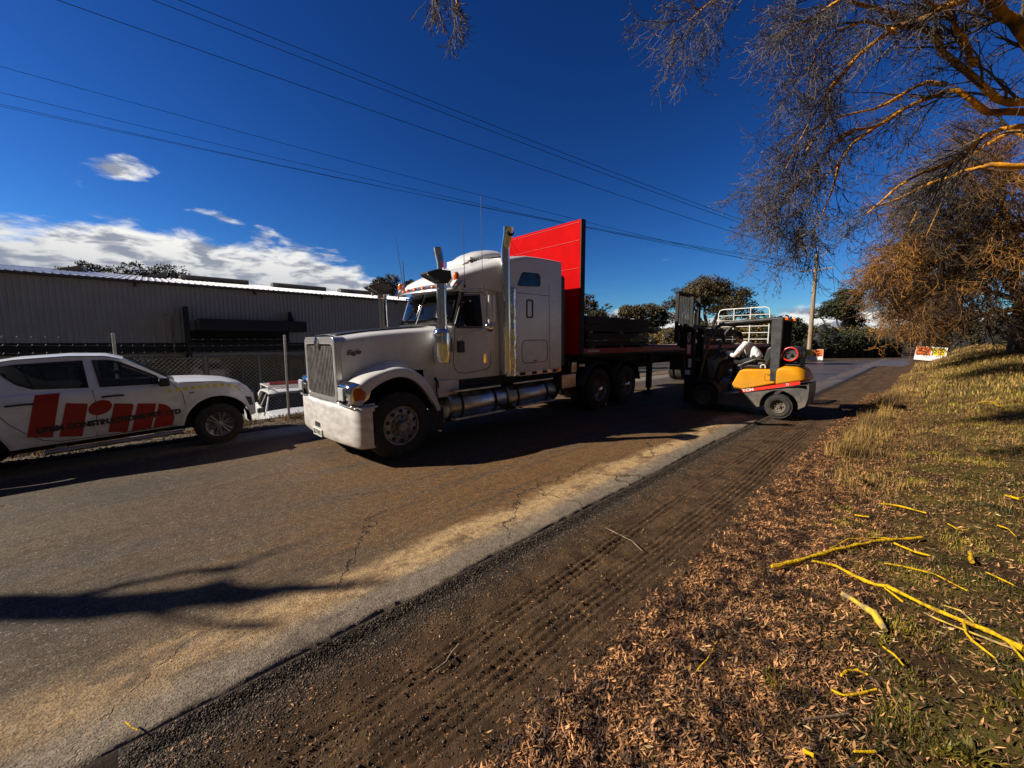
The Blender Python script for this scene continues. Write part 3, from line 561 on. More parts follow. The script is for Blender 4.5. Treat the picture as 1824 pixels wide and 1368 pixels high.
b = MB(); b.box(-.125, -.112, -.06, .32, .31, .43); pl = b.build('number_plate', M_plate, T, bevel=.004)
lettering('SB77WD', .11, frame((0, -1, 0), (0, 0, 1), (-1, 0, 0), (-.126, .30, .335)), M_ink, pl, width=.33)
# grille shell
M_satin = pm('satin_chrome', (.74, .73, .71), .30, .75, var=.08); b = MB(); GW = .65
shell = rrect(-GW, .93, GW, 1.90, .10, 6); hole = [(y*.88, .985+(z-.93)*.83) for y, z in shell]
b.plate([shell, list(reversed(hole))], lambda u, v: (-.075+.02*abs(u), u, v), .17, nrm=(1, 0, 0)); b.build('grille_shell', M_satin, T, smooth=30, bevel=.012)
b = MB(); b.box(-.05, .16, -GW, GW, .80, .935); b.build('grille_skirt', M_alu, T, bevel=.02)
b = MB(); n = 19
for i in range(n):
    y = -GW*.86+GW*1.72*i/(n-1); b.box(-.055, -.03, y-.011, y+.011, .99, 1.76)
for z in (1.0, 1.38, 1.75): b.box(-.03, .0, -GW*.83, GW*.83, z-.012, z+.012)
b.build('grille_bar', M_wheel, T)
b = MB(); b.box(.01, .03, -GW*.9, GW*.9, .97, 1.80); b.build('radiator', M_dark, T)
b = MB(); b.prism([(-.05, 1.80), (0, 1.90), (.05, 1.80), (0, 1.68)], 0, -.105, -.07); b.prism([(-.02, 1.8), (0, 1.84), (.02, 1.8), (0, 1.76)], 0, -.118, -.10); b.build('grille_emblem', M_chrome, T, bevel=.004)
# bonnet
def hw(x): return ip(x, [(0, .645), (.5, .72), (1.0, .80), (1.5, .875), (1.8, .90)])
def ht(x): return ip(x, [(-.03, 1.86), (0, 1.885), (.5, 1.955), (1.0, 1.995), (1.5, 2.03), (1.8, 2.06)])
secs = []
for x in (.03, .10, .18, .24, .27, .4, .55, .7, .85, 1.0, 1.15, 1.28, 1.31, 1.45, 1.6, 1.78):
    w_, z = hw(x), ht(x); half = [(w_+.015, 1.0 if x < .25 else 1.34 if x < 1.3 else .90), (w_+.01, 1.42), (w_, z-.20), (w_-.008, z-.10), (w_-.035, z-.045), (w_-.085, z-.012), (w_-.16, z+.004), (w_*.55, z+.026), (w_*.28, z+.038), (0, z+.042)]
    secs.append([(x, -a, c) for a, c in half]+[(x, a, c) for a, c in reversed(half[:-1])])
b = MB(); b.loft(secs, closed=False); hood = b.build('bonnet', M_white, T, smooth=50)
b = MB(); b.grid(lambda u, v: (.05+u*1.5, v*hw(.05+u*1.5)*.66, ht(.05+u*1.5)+.045-.012*abs(v)), np.linspace(0, 1, 12), np.linspace(-1, 1, 9)); b.build('bonnet_strip', M_black, hood, smooth=60, solid=.006)
lettering('Eagle', .10, frame((1, -.15, .05), (-.05, 0, 1), (-.15, -1, 0), (.10, -.678, 1.625)), M_ink, hood, shear=.5, width=.21, bold=.002)
b = MB(); b.tube([(1.52, -.93, 1.02), (1.44, -1.05, 1.12), (1.35, -1.10, 1.20)], [.014, .014, .03], 8); b.build('bonnet_latch', M_black, T)
# fenders
TP = [(-.04, .96), (.0, 1.10), (.08, 1.22), (.22, 1.31), (.45, 1.385), (.68, 1.42), (.88, 1.40), (1.06, 1.31), (1.22, 1.15), (1.34, .95), (1.44, .68)]
AP = [(.10, .90), (.11, .95), (.17, 1.04), (.27, 1.14), (.45, 1.235), (.70, 1.285), (.93, 1.22), (1.10, 1.07), (1.21, .92), (1.30, .80), (1.37, .66)]
def catm(P, n=5):
    out = []
    for i in range(len(P)-1):
        p0, p1, p2, p3 = [Vector((*P[max(0, min(len(P)-1, j))], 0)) for j in (i-1, i, i+1, i+2)]
        for k in range(n):
            t = k/n; v = .5*((2*p1)+(p2-p0)*t+(2*p0-5*p1+4*p2-p3)*t*t+(3*p1-p0-3*p2+p3)*t**3); out.append((v.x, v.y))
    return out+[P[-1]]
Tc, Ac = catm(TP), catm(AP)
M_deep = pm('red_amber_lens', (.42, .045, .010), .15, var=.2, coat=.6)
for sg in (-1, 1):
    secs = []
    for (tx, tz), (ax_, az_) in zip(Tc, Ac):
        l = lambda k: (tx+(ax_-tx)*k, tz+(az_-tz)*k); y0 = hw(max(0, min(1.8, tx)))-.03; rise = .10*math.exp(-((tx-.75)/.45)**2)
        secs.append([(tx+.02, sg*y0, tz+.02+rise), (tx, sg*(y0+.10), tz+.015+rise*.35), (tx, sg*.98, tz+.012), (tx, sg*1.05, tz+.004), (l(.06)[0], sg*1.095, l(.06)[1]), (l(.22)[0], sg*1.122, l(.22)[1]), (l(.5)[0], sg*1.128, l(.5)[1]), (l(.85)[0], sg*1.12, l(.85)[1]), (ax_, sg*1.128, az_), (ax_, sg*1.05, az_-.005)])
    b = MB(); b.loft(secs, closed=False); b.build('fender', M_white, T, smooth=60, solid=.008)
    b = MB(); b.loft([[(ax_, sg*1.04, az_), (ax_, sg*.45, az_)] for ax_, az_ in Ac], closed=False); b.box(.16, .2, sg*.5-.1*sg, sg*1.0, .6, 1.0); b.build('wheel_arch', M_dark, T)
    # headlamp
    b = MB(); hp = [(-.085, .93), (-.10, 1.08), (-.07, 1.20), (.03, 1.255), (.16, 1.20), (.235, 1.09), (.20, .98), (.08, .925)]
    b.loft([[(x+.03, sg*(.66), z) for x, z in hp], [(x, sg*.75, z) for x, z in hp], [(x+.0, sg*1.02, z) for x, z in hp], [(x+.05*(1 if x < .1 else .3), sg*1.115, 1.08+(z-1.08)*.86) for x, z in hp]]); hl = b.build('headlamp', M_chrome, T, smooth=40, bevel=.012)
    b = MB(); b.box(-.112, -.08, sg*.80, sg*.985, .985, 1.175); b.build('lamp_lens', M_lamp, hl, bevel=.03, seg=3)
    b = MB(); lp = [(.0, .99), (-.015, 1.08), (.0, 1.165), (.10, 1.17), (.165, 1.10), (.13, .995)]; b.prism(lp, 1, sg*1.09, sg*1.135); b.build('turn_signal', M_deep, hl, bevel=.012)
    b = MB(); b.prism([(-.06, .89), (-.04, .93), (.30, .93), (.30, .80), (.1, .80)], 1, sg*.66, sg*1.10); b.build('lamp_apron', M_alu, T, bevel=.01)
wheel(T, .70, -1.13, .525, .525, .29, .30, -1); wheel(T, .70, 1.13, .525, .525, .29, .30, 1)
# cab
def fcx(y): return .20*(abs(y)/.93)**3
def ring(z, xf, hwid, xb=2.95):
    yy = [-1, -.96, -.85, -.6, -.3, 0, .3, .6, .85, .96, 1]
    return [(xf+fcx(k*hwid)+(.04 if abs(k) == 1 else 0), k*hwid, z) for k in yy]+[(xb, hwid, z), (xb, -hwid, z)]
def wsx(z): return ip(z, [(1.1, 1.52), (2.04, 1.66), (2.10, 1.69), (2.70, 1.93), (2.80, 2.02), (2.86, 2.14)])
def chw(z): return ip(z, [(1.1, .925), (2.04, .93), (2.6, .885), (2.76, .86), (2.84, .80)])
b = MB(); b.loft([ring(z, wsx(z), chw(z)) for z in (1.12, 1.2, 1.6, 2.0, 2.06, 2.12, 2.3, 2.5, 2.66, 2.74, 2.80, 2.85)]); cab = b.build('cab', M_white, T, smooth=40)
for s0, s1 in ((-.985, -.02), (.02, .985)):
    b = MB(); b.grid(lambda u, v: (wsx(2.12+v*.56)+fcx((s0+(s1-s0)*u)*chw(2.12+v*.56))-.008, (s0+(s1-s0)*u)*chw(2.12+v*.56), 2.12+v*.56), np.linspace(0, 1, 16), np.linspace(0, 1, 6)); b.build('windscreen', M_dglass, cab, smooth=60, solid=.006)
b = MB(); b.tube([(wsx(z)+fcx(.93)+.03, sg*(chw(z)+.004), z) for sg in (-1,) for z in (2.08, 2.2, 2.4, 2.6, 2.70)], .022, 6); b.tube([(wsx(z)+fcx(.93)+.03, (chw(z)+.004), z) for z in (2.08, 2.2, 2.4, 2.6, 2.70)], .022, 6); b.tube([(wsx(2.09)+fcx(k*.93)-.012, k*.93, 2.10) for k in np.linspace(-1, 1, 15)], .018, 6); b.box(wsx(2.1)-.03, wsx(2.1)+.03, -.85, -.2, 2.10, 2.13); b.build('windscreen_seal', M_black, cab)
def sf(off): return lambda x, z: (x, -chw(z)-off, z)
b = MB(); b.plate([[(1.945, 2.05), (2.12, 2.60), (2.50, 2.635), (2.515, 2.10), (2.50, 2.06)]], sf(.004), .006, nrm=(0, -1, 0)); b.build('side_window', M_dglass, cab)
b = MB(); outline(b, [(1.93, 2.035), (2.11, 2.615), (2.515, 2.65), (2.53, 2.09), (2.515, 2.04)], sf(.006), .010); b.build('window_seal', M_black, cab)
b = MB(); outline(b, [(1.90, 2.0), (1.85, 1.45), (1.87, 1.33), (1.95, 1.25), (2.1, 1.22), (2.6, 1.26), (2.70, 1.31), (2.73, 1.45), (2.73, 2.6), (2.6, 2.69), (2.12, 2.66), (2.06, 2.6)], sf(.002), .006); door = b.build('door', M_black, cab)
b = MB(); b.plate([rrect(2.53, 1.38, 2.60, 1.56, .02)], sf(.002), .02, nrm=(0, -1, 0)); b.build('handle', M_chrome, door, bevel=.006)
b = MB(); b.tube([(1.80, -.97, 1.62), (1.80, -.97, 1.86)], .012, 6); b.build('grab_handle', M_black, cab)
for sg in (-1, 1): b = MB(); b.box(1.50, 1.95, sg*.95, sg*.86, .84, 1.14); b.build('cab_skirt', M_white, T, bevel=.02)
# visor and roof lights
def vz(k): return (1.60+.30*abs(k)**2.4)
b = MB(); b.grid(lambda k, v: (vz(k)+v*.33*(1-.45*abs(k)**3), k*.99, 2.665-.0*abs(k)+.185*v**.7), np.linspace(-1, 1, 25), np.linspace(0, 1, 6)); b.build('sun_visor', M_alu, cab, smooth=60, solid=.008)
for k in (-.95, -.52, -.27, 0, .27, .52, .95):
    b = MB(); b.lathe([(-.004, .045), (.012, .04), (.028, .02), (.03, 0)], (vz(k)+.10, k*.97, 2.755), (-.5, 0, .85), 14, cap=False); b.build('roof_light', M_orange, cab)
M_beacon = pm('beacon_amber', (.80, .13, .01), .12, var=.15, coat=1)
for y, x, z in ((-.86, 2.02, 2.84), (.80, 1.86, 2.80)):
    b = MB(); b.prism([(x-.14, z-.10), (x-.03, z+.035), (x+.07, z+.035), (x+.10, z-.10)], 1, y-.06, y+.06); bs = b.build('beacon_base', M_white, cab, bevel=.01)
    b = MB(); b.lathe([(0, .055), (.08, .052), (.115, .04), (.13, .015), (.132, 0)], (x, y, z+.035), (0, 0, 1), 20); b.build('beacon', M_beacon, bs, smooth=60)
# sleeper with its swept roof
def secR(x, h, zt, zb, rc=.20, crown=.06):
    half = [(h, zb), (h, zb+.05), (h, (zb+zt)/2), (h, zt-rc)]+[(h-rc+rc*math.cos(R(a)), zt-rc+rc*math.sin(R(a))) for a in (15, 30, 45, 60, 75, 90)]+[(h*.5, zt+crown*.75), (0, zt+crown)]
    return [(x, -a, c) for a, c in half]+[(x, a, c) for a, c in reversed(half[:-1])]
b = MB(); b.loft([secR(x, 1.05, ip(x, [(2.98, 3.36), (3.5, 3.46), (4.2, 3.49), (4.72, 3.48)]), 1.14, ip(x, [(2.98, .20), (3.6, .08), (4.72, .05)]), .04) for x in (2.98, 3.3, 3.6, 4.0, 4.4, 4.68, 4.72)]); slp = b.build('sleeper', M_white, T, smooth=40)
b = MB(); b.loft([secR(x, h, zt, zb, rc) for x, h, zt, zb, rc in ((1.90, .74, 2.86, 2.76, .05), (1.98, .79, 2.94, 2.76, .10), (2.15, .83, 3.02, 2.76, .14), (2.4, .87, 3.12, 2.76, .18), (2.65, .91, 3.23, 2.76, .22), (2.85, .96, 3.31, 2.74, .22), (2.975, 1.02, 3.355, 2.70, .21))]); b.build('roof_fairing', M_white, T, smooth=50)
def s2(off): return lambda x, z: (x, -1.05-off, z)
b = MB(); b.plate([[(3.34, 2.87), (3.46, 3.10), (3.52, 3.135), (3.96, 3.15), (4.02, 3.10), (4.03, 2.93), (3.99, 2.885), (3.40, 2.85)]], s2(.001), .006, nrm=(0, -1, 0)); b.build('sleeper_window', M_dglass, slp, bevel=.003)
b = MB(); b.plate([rrect(3.595, 2.24, 3.79, 2.61, .05), list(reversed(rrect(3.622, 2.267, 3.763, 2.583, .035)))], s2(.001), .012, nrm=(0, -1, 0)); b.build('vent_frame', M_black, slp)
b = MB(); outline(b, rrect(3.46, 1.33, 4.25, 1.79, .11), s2(.001), .007); b.plate([rrect(3.80, 1.355, 3.9, 1.375, .006)], s2(.001), .008, nrm=(0, -1, 0)); b.build('locker_hatch', M_black, slp)
b = MB(); outline(b, [(3.06, 2.72), (4.30, 2.72)], s2(.0), .005, False); outline(b, [(4.33, 1.2), (4.30, 2.95)], s2(.0), .005, False)
for z in (1.4, 1.7, 2.0, 2.3, 2.6): b.lathe([(0, .009), (.005, .006)], (4.42, -1.05, z), (0, -1, 0), 8)
for x in (3.2, 3.7, 4.2, 4.6): b.lathe([(0, .009), (.005, .006)], (x, -1.0, 3.34), (0, -1, .3), 8)
b.build('panel_seam', M_black, slp)
b = MB(); b.box(3.32, 4.66, -1.075, -1.02, 1.075, 1.165); lb = b.build('light_bar', M_alu, T, bevel=.006)
for i, x in enumerate((3.45, 3.80, 4.13, 4.46)):
    b = MB(); b.box(x-.07, x+.07, -1.085, -1.06, 1.09, 1.15); b.build('side_light', M_dark, lb, bevel=.004)
b = MB(); b.box(4.57, 4.68, -1.09, -1.05, 1.09, 1.17); b.build('marker_lamp', M_orange, lb, bevel=.008)
b = MB(); b.loft([secR(x, 1.0, 3.22, 1.2, .1, 0) for x in (4.73, 4.90)]); b.build('rear_extender', M_black, T)
# air conditioner on the roof
b = MB(); prof = [(0, .0), (.02, .06), (.1, .14), (.25, .21), (.5, .25), (.8, .25), (1.0, .22), (1.08, .12), (1.1, 0)]
b.loft([[(2.62+d*(.92), math.sin(R(a))*.42*min(1, .55+h*2.0), 3.27+d*.20+h*(.25+.75*max(0, math.cos(R(a))))) for a in range(-90, 91, 15)] for d, h in prof], closed=False); b.box(2.72, 3.6, -.38, .38, 3.22, 3.42); b.build('roof_air_conditioner', M_white, T, smooth=50, solid=.01)
b = MB(); b.tube([(2.70, -.40, 3.33), (3.1, -.42, 3.43), (3.6, -.40, 3.50)], .012, 5)
for i in range(9): b.box(2.66+i*.1, 2.70+i*.1, -.44, -.40, 3.315+i*.021, 3.35+i*.021)
b.build('cooler_trim', M_black, T)
# air cleaners and stacks
for sg in (-1, 1):
    y = sg*1.04; x = 1.55
    b = MB(); b.lathe([(0, .10), (.02, .135), (.05, .14), (.50, .14), (.54, .135), (.58, .10), (.62, .10)], (x, y, 1.43), (0, 0, 1), 32)
    for z in (1.56, 1.90): b.lathe([(0, .146), (.025, .146)], (x, y, z), (0, 0, 1), 32)
    ac = b.build('air_cleaner', M_chrome, T, smooth=40)
    b = MB(); b.lathe([(0, .083), (.62, .083), (.625, .09), (.70, .09)], (x+.02, y, 2.04), (0, 0, 1), 28)
    for z in (2.07, 2.14, 2.21): b.lathe([(0, .095), (.022, .095)], (x+.02, y, z), (0, 0, 1), 28)
    b.build('intake_pipe', M_chrome, ac, smooth=40)
    b = MB(); cx = x+.03
    b.loft([[(cx-.34, y+k*.12, 2.865), (cx-.32, y+k*.12, 2.89), (cx-.15, y+k*.14, 2.95), (cx+.12, y+k*.11, 2.955), (cx+.14, y+k*.11, 2.83), (cx+.07, y+k*.085, 2.75), (cx-.07, y+k*.085, 2.74), (cx-.14, y+k*.12, 2.78)] for k in (-1, -.5, 0, .5, 1)]); cp = b.build('intake_cap', M_black, ac, smooth=30, bevel=.012)
    b = MB(); b.tube([(cx-.32, y-.1, 2.85), (cx-.15, y-.08, 2.775), (cx-.15, y+.08, 2.775), (cx-.32, y+.1, 2.85)], .008, 5); b.tube([(x, y-sg*.04, 1.5), (x+.06, y-sg*.14, 1.5)], .03, 8); b.tube([(x, y-sg*.04, 1.85), (x+.06, y-sg*.14, 1.85)], .03, 8); b.build('cap_rim', M_steel, ac)
    xs = 3.03; ya = sg*1.05
    b = MB(); pts = [(xs, ya, 1.15), (xs, ya, 3.42), (xs, ya+sg*.008, 3.52), (xs, ya+sg*.026, 3.60), (xs+.0, ya+sg*.052, 3.68), (xs, ya+sg*.078, 3.77), (xs, ya+sg*.09, 3.88)]; b.tube(pts, [.085]*2+[.085, .085, .088, .092, .098], 24, cap=False); 
    stk = b.build('exhaust_stack', M_chrome, T, smooth=50)
    b = MB(); b.lathe([(-.05, .088), (-.004, .084), (-.004, 0)], (xs, ya+sg*.155, 3.80), (0, sg*.93, .36), 20); b.build('stack_bore', M_dark, stk)
    b = MB(); b.grid(lambda u, v: (3.105+u*.165, sg*(1.085+.035*math.sin(u*math.pi)+.004*math.sin(v*23+u*5)), 1.08+v*1.72), np.linspace(0, 1, 8), np.linspace(0, 1, 60)); b.build('heat_shield', pm('hammered_chrome', (.80, .79, .77), .12, 1, var=.04, bump=.5, bscale=7, bdist=.03), stk, smooth=60, solid=.006)
    b = MB(); b.box(2.96, 3.3, sg*.9, sg*1.12, 1.10, 1.2); b.build('stack_bracket', M_alu, T, bevel=.01)
# mirrors
for sg in (-1, 1):
    yo = sg*1.22
    b = MB(); b.tube([(2.05, sg*.93, 2.66), (2.12, sg*1.05, 2.685), (2.32, sg*1.22, 2.70), (2.40, yo, 2.66), (2.42, yo, 2.58), (2.43, yo, 2.08), (2.36, sg*1.20, 2.02), (2.1, sg*1.08, 1.93), (1.98, sg*1.0, 1.88), (1.95, sg*.94, 1.80)], .017, 10); ar = b.build('mirror_arm', M_chrome, T, smooth=60)
    b = MB(); b.box(2.45, 2.53, yo-.10, yo+.10, 2.12, 2.60); b.box(2.38, 2.45, yo-.03, yo-.085, 2.12, 2.60); mh = b.build('mirror', M_white if sg < 0 else M_white, ar, bevel=.02)
    b = MB(); b.box(2.531, 2.536, yo-.085, yo+.085, 2.15, 2.57); b.build('mirror_glass', M_dglass, ar)
    b = MB(); b.lathe([(-.10, 0), (-.085, .05), (-.05, .085), (0, .10), (.01, .10)], (2.45, yo, 2.05), (1, 0, .1), 20, cap=False); b.build('round_mirror', M_chrome, ar, smooth=60)
    b = MB(); b.box(1.93, 2.07, sg*.94, sg*.99, 1.60, 1.80); b.build('mirror_foot', M_black, T, bevel=.015)
# tanks, steps, boxes
for sg in (-1, 1):
    for x0, x1 in ((1.68, 3.04), (3.08, 4.55)):
        b = MB(); b.lathe([(0, .20), (.015, .25), (.04, .27), (x1-x0-.04, .27), (x1-x0-.015, .25), (x1-x0, .20)], (x0, sg*.80, .655), (1, 0, 0), 36); tk = b.build('fuel_tank', M_alu, T, smooth=40)
        b = MB()
        for xx in (x0+.25, x1-.32): b.lathe([(-.03, .276), (.03, .276)], (xx, sg*.80, .655), (1, 0, 0), 36)
        b.build('tank_strap', M_dark, tk)
    for x0, x1, z in ((1.72, 2.92, .455), (3.2, 4.42, .475), (1.72, 2.80, .945), (3.14, 4.36, .955)):
        b = MB(); b.box(x0, x1, sg*1.12, sg*.96 if z < .6 else sg*.90, z-.018, z+.018); sp_ = b.build('step', M_alu, T, bevel=.006)
        for xx in (x0+.2, x1-.25): b = MB(); b.box(xx-.02, xx+.02, sg*.8, sg*1.08, z-.05, z-.02); b.build('step_bracket', M_dark, sp_)
    b = MB(); b.box(4.70, 5.22, sg*1.10, sg*.62, .68, 1.0); b.build('battery_box', M_alu, T, bevel=.015)
    b = MB(); b.prism([(.98, .45), (1.3, .33), (1.5, .33), (1.5, .70), (1.28, .75)], 1, sg*1.08, sg*1.04); b.build('mud_flap', M_rubber, T)
b = MB(); b.box(.25, 8.6, -.46, -.36, .72, 1.0); b.box(.25, 8.6, .36, .46, .72, 1.0); b.box(1.5, 4.7, -.92, .92, .93, 1.12); b.box(4.7, 5.2, -.6, .6, .6, 1.05); b.box(.15, 1.6, -.42, .42, .6, 1.7); b.build('chassis', M_dark, T)
b = MB(); b.lathe([(0, .05), (.01, .48), (.06, .48), (.07, .1)], (6.9, 0, 1.17), (0, 0, 1), 28); b.box(6.3, 7.5, -.4, .4, 1.0, 1.17); b.build('fifth_wheel', M_dark, T)
for x in (6.21, 7.555):
    for sg in (-1, 1):
        wheel(T, x, sg*1.12, .525, .525, .27, .29, sg, style='dual'); b = MB(); b.lathe([(-.27, .3), (-.26, .5), (-.2, .525), (-.05, .525), (0, .48), (0, .3)], (x, sg*.80, .525), (0, sg, 0), 36); b.build('inner_tyre', M_rubber, T)
        b = MB(); b.loft([[(x+.69*math.cos(R(a)), sg*1.14, .525+.69*math.sin(R(a))), (x+.69*math.cos(R(a)), sg*.5, .525+.69*math.sin(R(a)))] for a in range(8, 173, 7)], closed=False); b.build('mudguard', M_black, T, solid=.012, smooth=60)
    b = MB(); b.tube([(x, -1.0, .525), (x, 1.0, .525)], .10, 12); b.build('axle', M_dark, T)
b = MB(); b.tube([(.70, -.9, .525), (.70, .9, .525)], .07, 10); b.build('axle', M_dark, T)
b = MB(); b.box(5.25, 5.45, -.95, -.85, 1.0, 1.25); b.box(5.5, 5.72, -1.0, -.9, 1.12, 1.2); b.build('valve_box', M_alu, T, bevel=.01)
b = MB()
for i in range(3):
    b.tube([(4.95, -.2+.2*i, 1.9), (5.1+.05*i, -.25+.2*i, 1.45), (5.3, -.1+.2*i, 1.75)], .02, 8)
b.build('air_hose', M_redrail, T)
# whip aerials
for (x, y, z), tip, r in (((2.20, -.86, 2.75), (2.17, -.90, 3.98), .007), ((2.33, -1.2, 2.70), (2.36, -1.16, 4.27), .006), ((2.05, 1.0, 2.80), (1.93, 1.03, 3.92), .006), ((2.08, 1.02, 2.82), (2.06, 1.02, 3.45), .014)):
    b = MB(); b.tube([(x, y, z), tip], [r, r*.6], 6); b.lathe([(0, .02), (.05, .012)], (x, y, z), (0, 0, 1), 8); b.build('aerial', M_black, T)

# ------------------------------------------------------------------ flatbed trailer (local x backwards from the coupling)
TR_AZ, TR_P = TAZ+1.5, .3
piv = TRK+Uv*6.9*math.cos(R(TPI))+Nv*1.24+Vector((0, 0, .118))
trailer = thing('flatbed_trailer', 'long flatbed trailer with a tall bright red headboard behind the white truck cab', 'trailer', piv, (0, -R(TR_P), R(90-TR_AZ))); T = trailer
b = MB(); b.box(-1.535, -1.46, -1.24, 1.24, 1.42, 4.48); hb = b.build('headboard', M_red, T, bevel=.004)
b = MB(); 
for z in (4.42, 4.02, 2.80, 3.4): b.box(-1.545, -1.5355, -1.22, 1.22, z-.004, z+.004)
b.build('headboard_seam', pm('weld_red', (.66, .02, .02), .5, var=.2), hb)
b = MB(); b.box(-1.538, -1.38, -1.262, -1.241, 1.42, 4.485); b.box(-1.538, -1.38, 1.241, 1.262, 1.42, 4.485)
for y in (-.8, -.3, .3, .8): b.box(-1.458, -1.38, y-.04, y+.04, 1.55, 4.46)
b.build('headboard_post', M_dark, hb)
LEN = 14.1
b = MB(); b.box(-1.46, LEN, -1.24, -1.15, 1.42, 1.555); b.box(-1.46, LEN, 1.15, 1.24, 1.42, 1.555); b.box(-1.46, LEN, -1.17, 1.17, 1.50, 1.535); b.build('deck', M_redrail, T, bevel=.005)
M_plank = pm('deck_worn', (.30, .22, .17), .8, var=.3, scale=8, stretch=(.3, 6, 1)); b = MB()
for i in range(7): b.box(-1.4, LEN-.05, -1.13+i*.325, -1.13+i*.325+.31, 1.5355, 1.553)
b.build('deck_board', M_plank, T)
b = MB(); b.box(-1.3, 3.2, -.55, -.42, 1.13, 1.42); b.box(-1.3, 3.2, .42, .55, 1.13, 1.42); b.box(3.2, LEN, -.55, -.42, .98, 1.42); b.box(3.2, LEN, .42, .55, .98, 1.42)
for i in range(20): x = -1.2+i*.78; b.box(x, x+.06, -1.15, 1.15, 1.40, 1.50)
b.box(-1.0, 1.0, -.5, .5, 1.18, 1.24); b.box(-1.4, LEN, -1.245, -1.2, 1.36, 1.42); b.build('chassis_beam', M_dark, T)
b = MB(); b.box(-1.2, -.72, -1.252, -1.243, 1.465, 1.515); b.build('maker_plate', pm('plate_grey', (.45, .42, .40), .5), T)
for sg in (-1, 1):
    b = MB(); b.box(2.74, 2.9, sg*.80, sg*.66, .22, 1.40); b.box(2.78, 2.86, sg*.77, sg*.69, .10, .3); b.prism([(2.60, .03), (3.04, .03), (2.92, .12), (2.72, .12)], 1, sg*.88, sg*.58); b.tube([(2.82, sg*.73, .9), (3.5, sg*.5, 1.3)], .03, 6); b.build('landing_leg', M_dark, T, bevel=.01)
    b = MB(); b.box(4.4, 5.6, sg*1.15, sg*.65, .72, 1.2); b.build('tool_box', M_dark, T, bevel=.02)
    for x in (8.72, 10.02, 11.32):
        wheel(T, x, sg*1.22, .47, .50, .27, .27, sg, style='dual'); b = MB(); b.lathe([(-.27, .3), (-.26, .48), (-.05, .50), (0, .46), (0, .3)], (x, sg*.90, .47), (0, sg, 0), 32); b.build('inner_tyre', M_rubber, T)
    b = MB(); b.prism([(8.05, .78), (8.12, 1.02), (8.35, 1.12), (8.36, .80)], 1, sg*1.23, sg*.6); b.build('mudguard', pm('mudguard_tan', (.50, .34, .16), .6, var=.15), T, bevel=.02)
for x in (8.72, 10.02, 11.32): b = MB(); b.tube([(x, -1.1, .47), (x, 1.1, .47)], .07, 8); b.build('axle', M_dark, T)
b = MB(); b.tube([(3.4, .35, 1.10), (6.3, .35, 1.10)], .05, 6); b.lathe([(0, .12), (.9, .12)], (6.5, 0, 1.0), (1, 0, 0), 14); b.build('air_tank', M_dark, T)
b = MB(); b.box(LEN-.02, LEN+.03, -1.2, 1.2, 1.1, 1.5); b.build('tail_board', M_redrail, T)

# rail gate standing at the tail of the deck
M_rail = pm('white_rail_paint', (.78, .77, .70), .4, var=.08)
gate = thing('rail_gate', 'white tubular rail gate standing across the tail of the trailer behind the forklift', 'gate', T.matrix_basis @ Vector((LEN-.15, 0, 1.553)), (0, -R(TR_P), R(90-TR_AZ)))
b = MB(); yL, yR, H_ = 1.18, -1.22, 1.80; rr = .22
b.tube([(0, yL, 0), (0, yL, H_-rr), (0, yL-.06, H_-.06), (0, yL-rr, H_), (0, yR+rr, H_+.02), (0, yR+.06, H_-.04), (0, yR, H_-rr), (0, yR, 0)], .028, 8); b.build('outer_frame', M_rail, gate, smooth=60)
for z in (.22, .55, .88, 1.2, 1.46): b = MB(); b.tube([(0, yL, z), (0, yR, z)], .018, 6); b.build('rail', M_rail, gate)
for y in (.42, -.36): b = MB(); b.tube([(.0, y, 0), (0, y, H_)], .026, 6); b.build('upright', M_rail, gate)
# bundles of dark steel and formwork on the deck
M_load = pm('black_formwork', (.018, .017, .016), .7, var=.5, scale=4, stretch=(.5, 1, 10)); M_load2 = pm('grey_timber_edge', (.30, .29, .26), .8, var=.3)
def bundle(label, x0, x1, y0, y1, z0, n, th, name='panel_bundle', white=0):
    o = thing(name, label, 'load', trailer.matrix_basis @ Vector((x0, 0, z0)), (0, -R(TR_P), R(90-TR_AZ)), 'strapped bundles on the trailer deck'); b = MB(); c = MB()
    for i in range(n):
        dx0, dx1 = rng.uniform(0, .06), rng.uniform(0, .10); b.box(dx0, x1-x0-dx1, y0+rng.uniform(0, .05), y1-rng.uniform(0, .05), .05+i*th+.004, .05+(i+1)*th-.004)
    for x in (.25, (x1-x0)*.5, x1-x0-.35): c = MB(); c.box(x, x+.09, y0+.02, y1-.02, -.0, .05); c.build('bearer', M_load2, o)
    b.build('panel', M_load, o)
    if white:
        d = MB()
        for k in range(white): x = .2+k*(x1-x0-.5)/white; d.box(x, x+.35, y0+.1, y0+.5, .05+n*th, .05+n*th+.02)
        d.build('packer', M_load2, o)
bundle('lower black bundle of panels just behind the red headboard', -1.05, 2.10, -1.12, .95, 1.553, 7, .045)
bundle('upper black bundle of panels stacked behind the red headboard', -1.15, 2.15, -1.12, .90, 1.553+.365+.01, 8, .045, white=5)
bundle('lower black bundle midway along the trailer beyond the forklift mast', 6.0, 9.8, -1.10, -.1, 1.553, 7, .04)
bundle('upper black bundle midway along the trailer beyond the forklift mast', 6.0, 9.9, -1.10, -.1, 1.553+.33+.01, 6, .04, white=4)
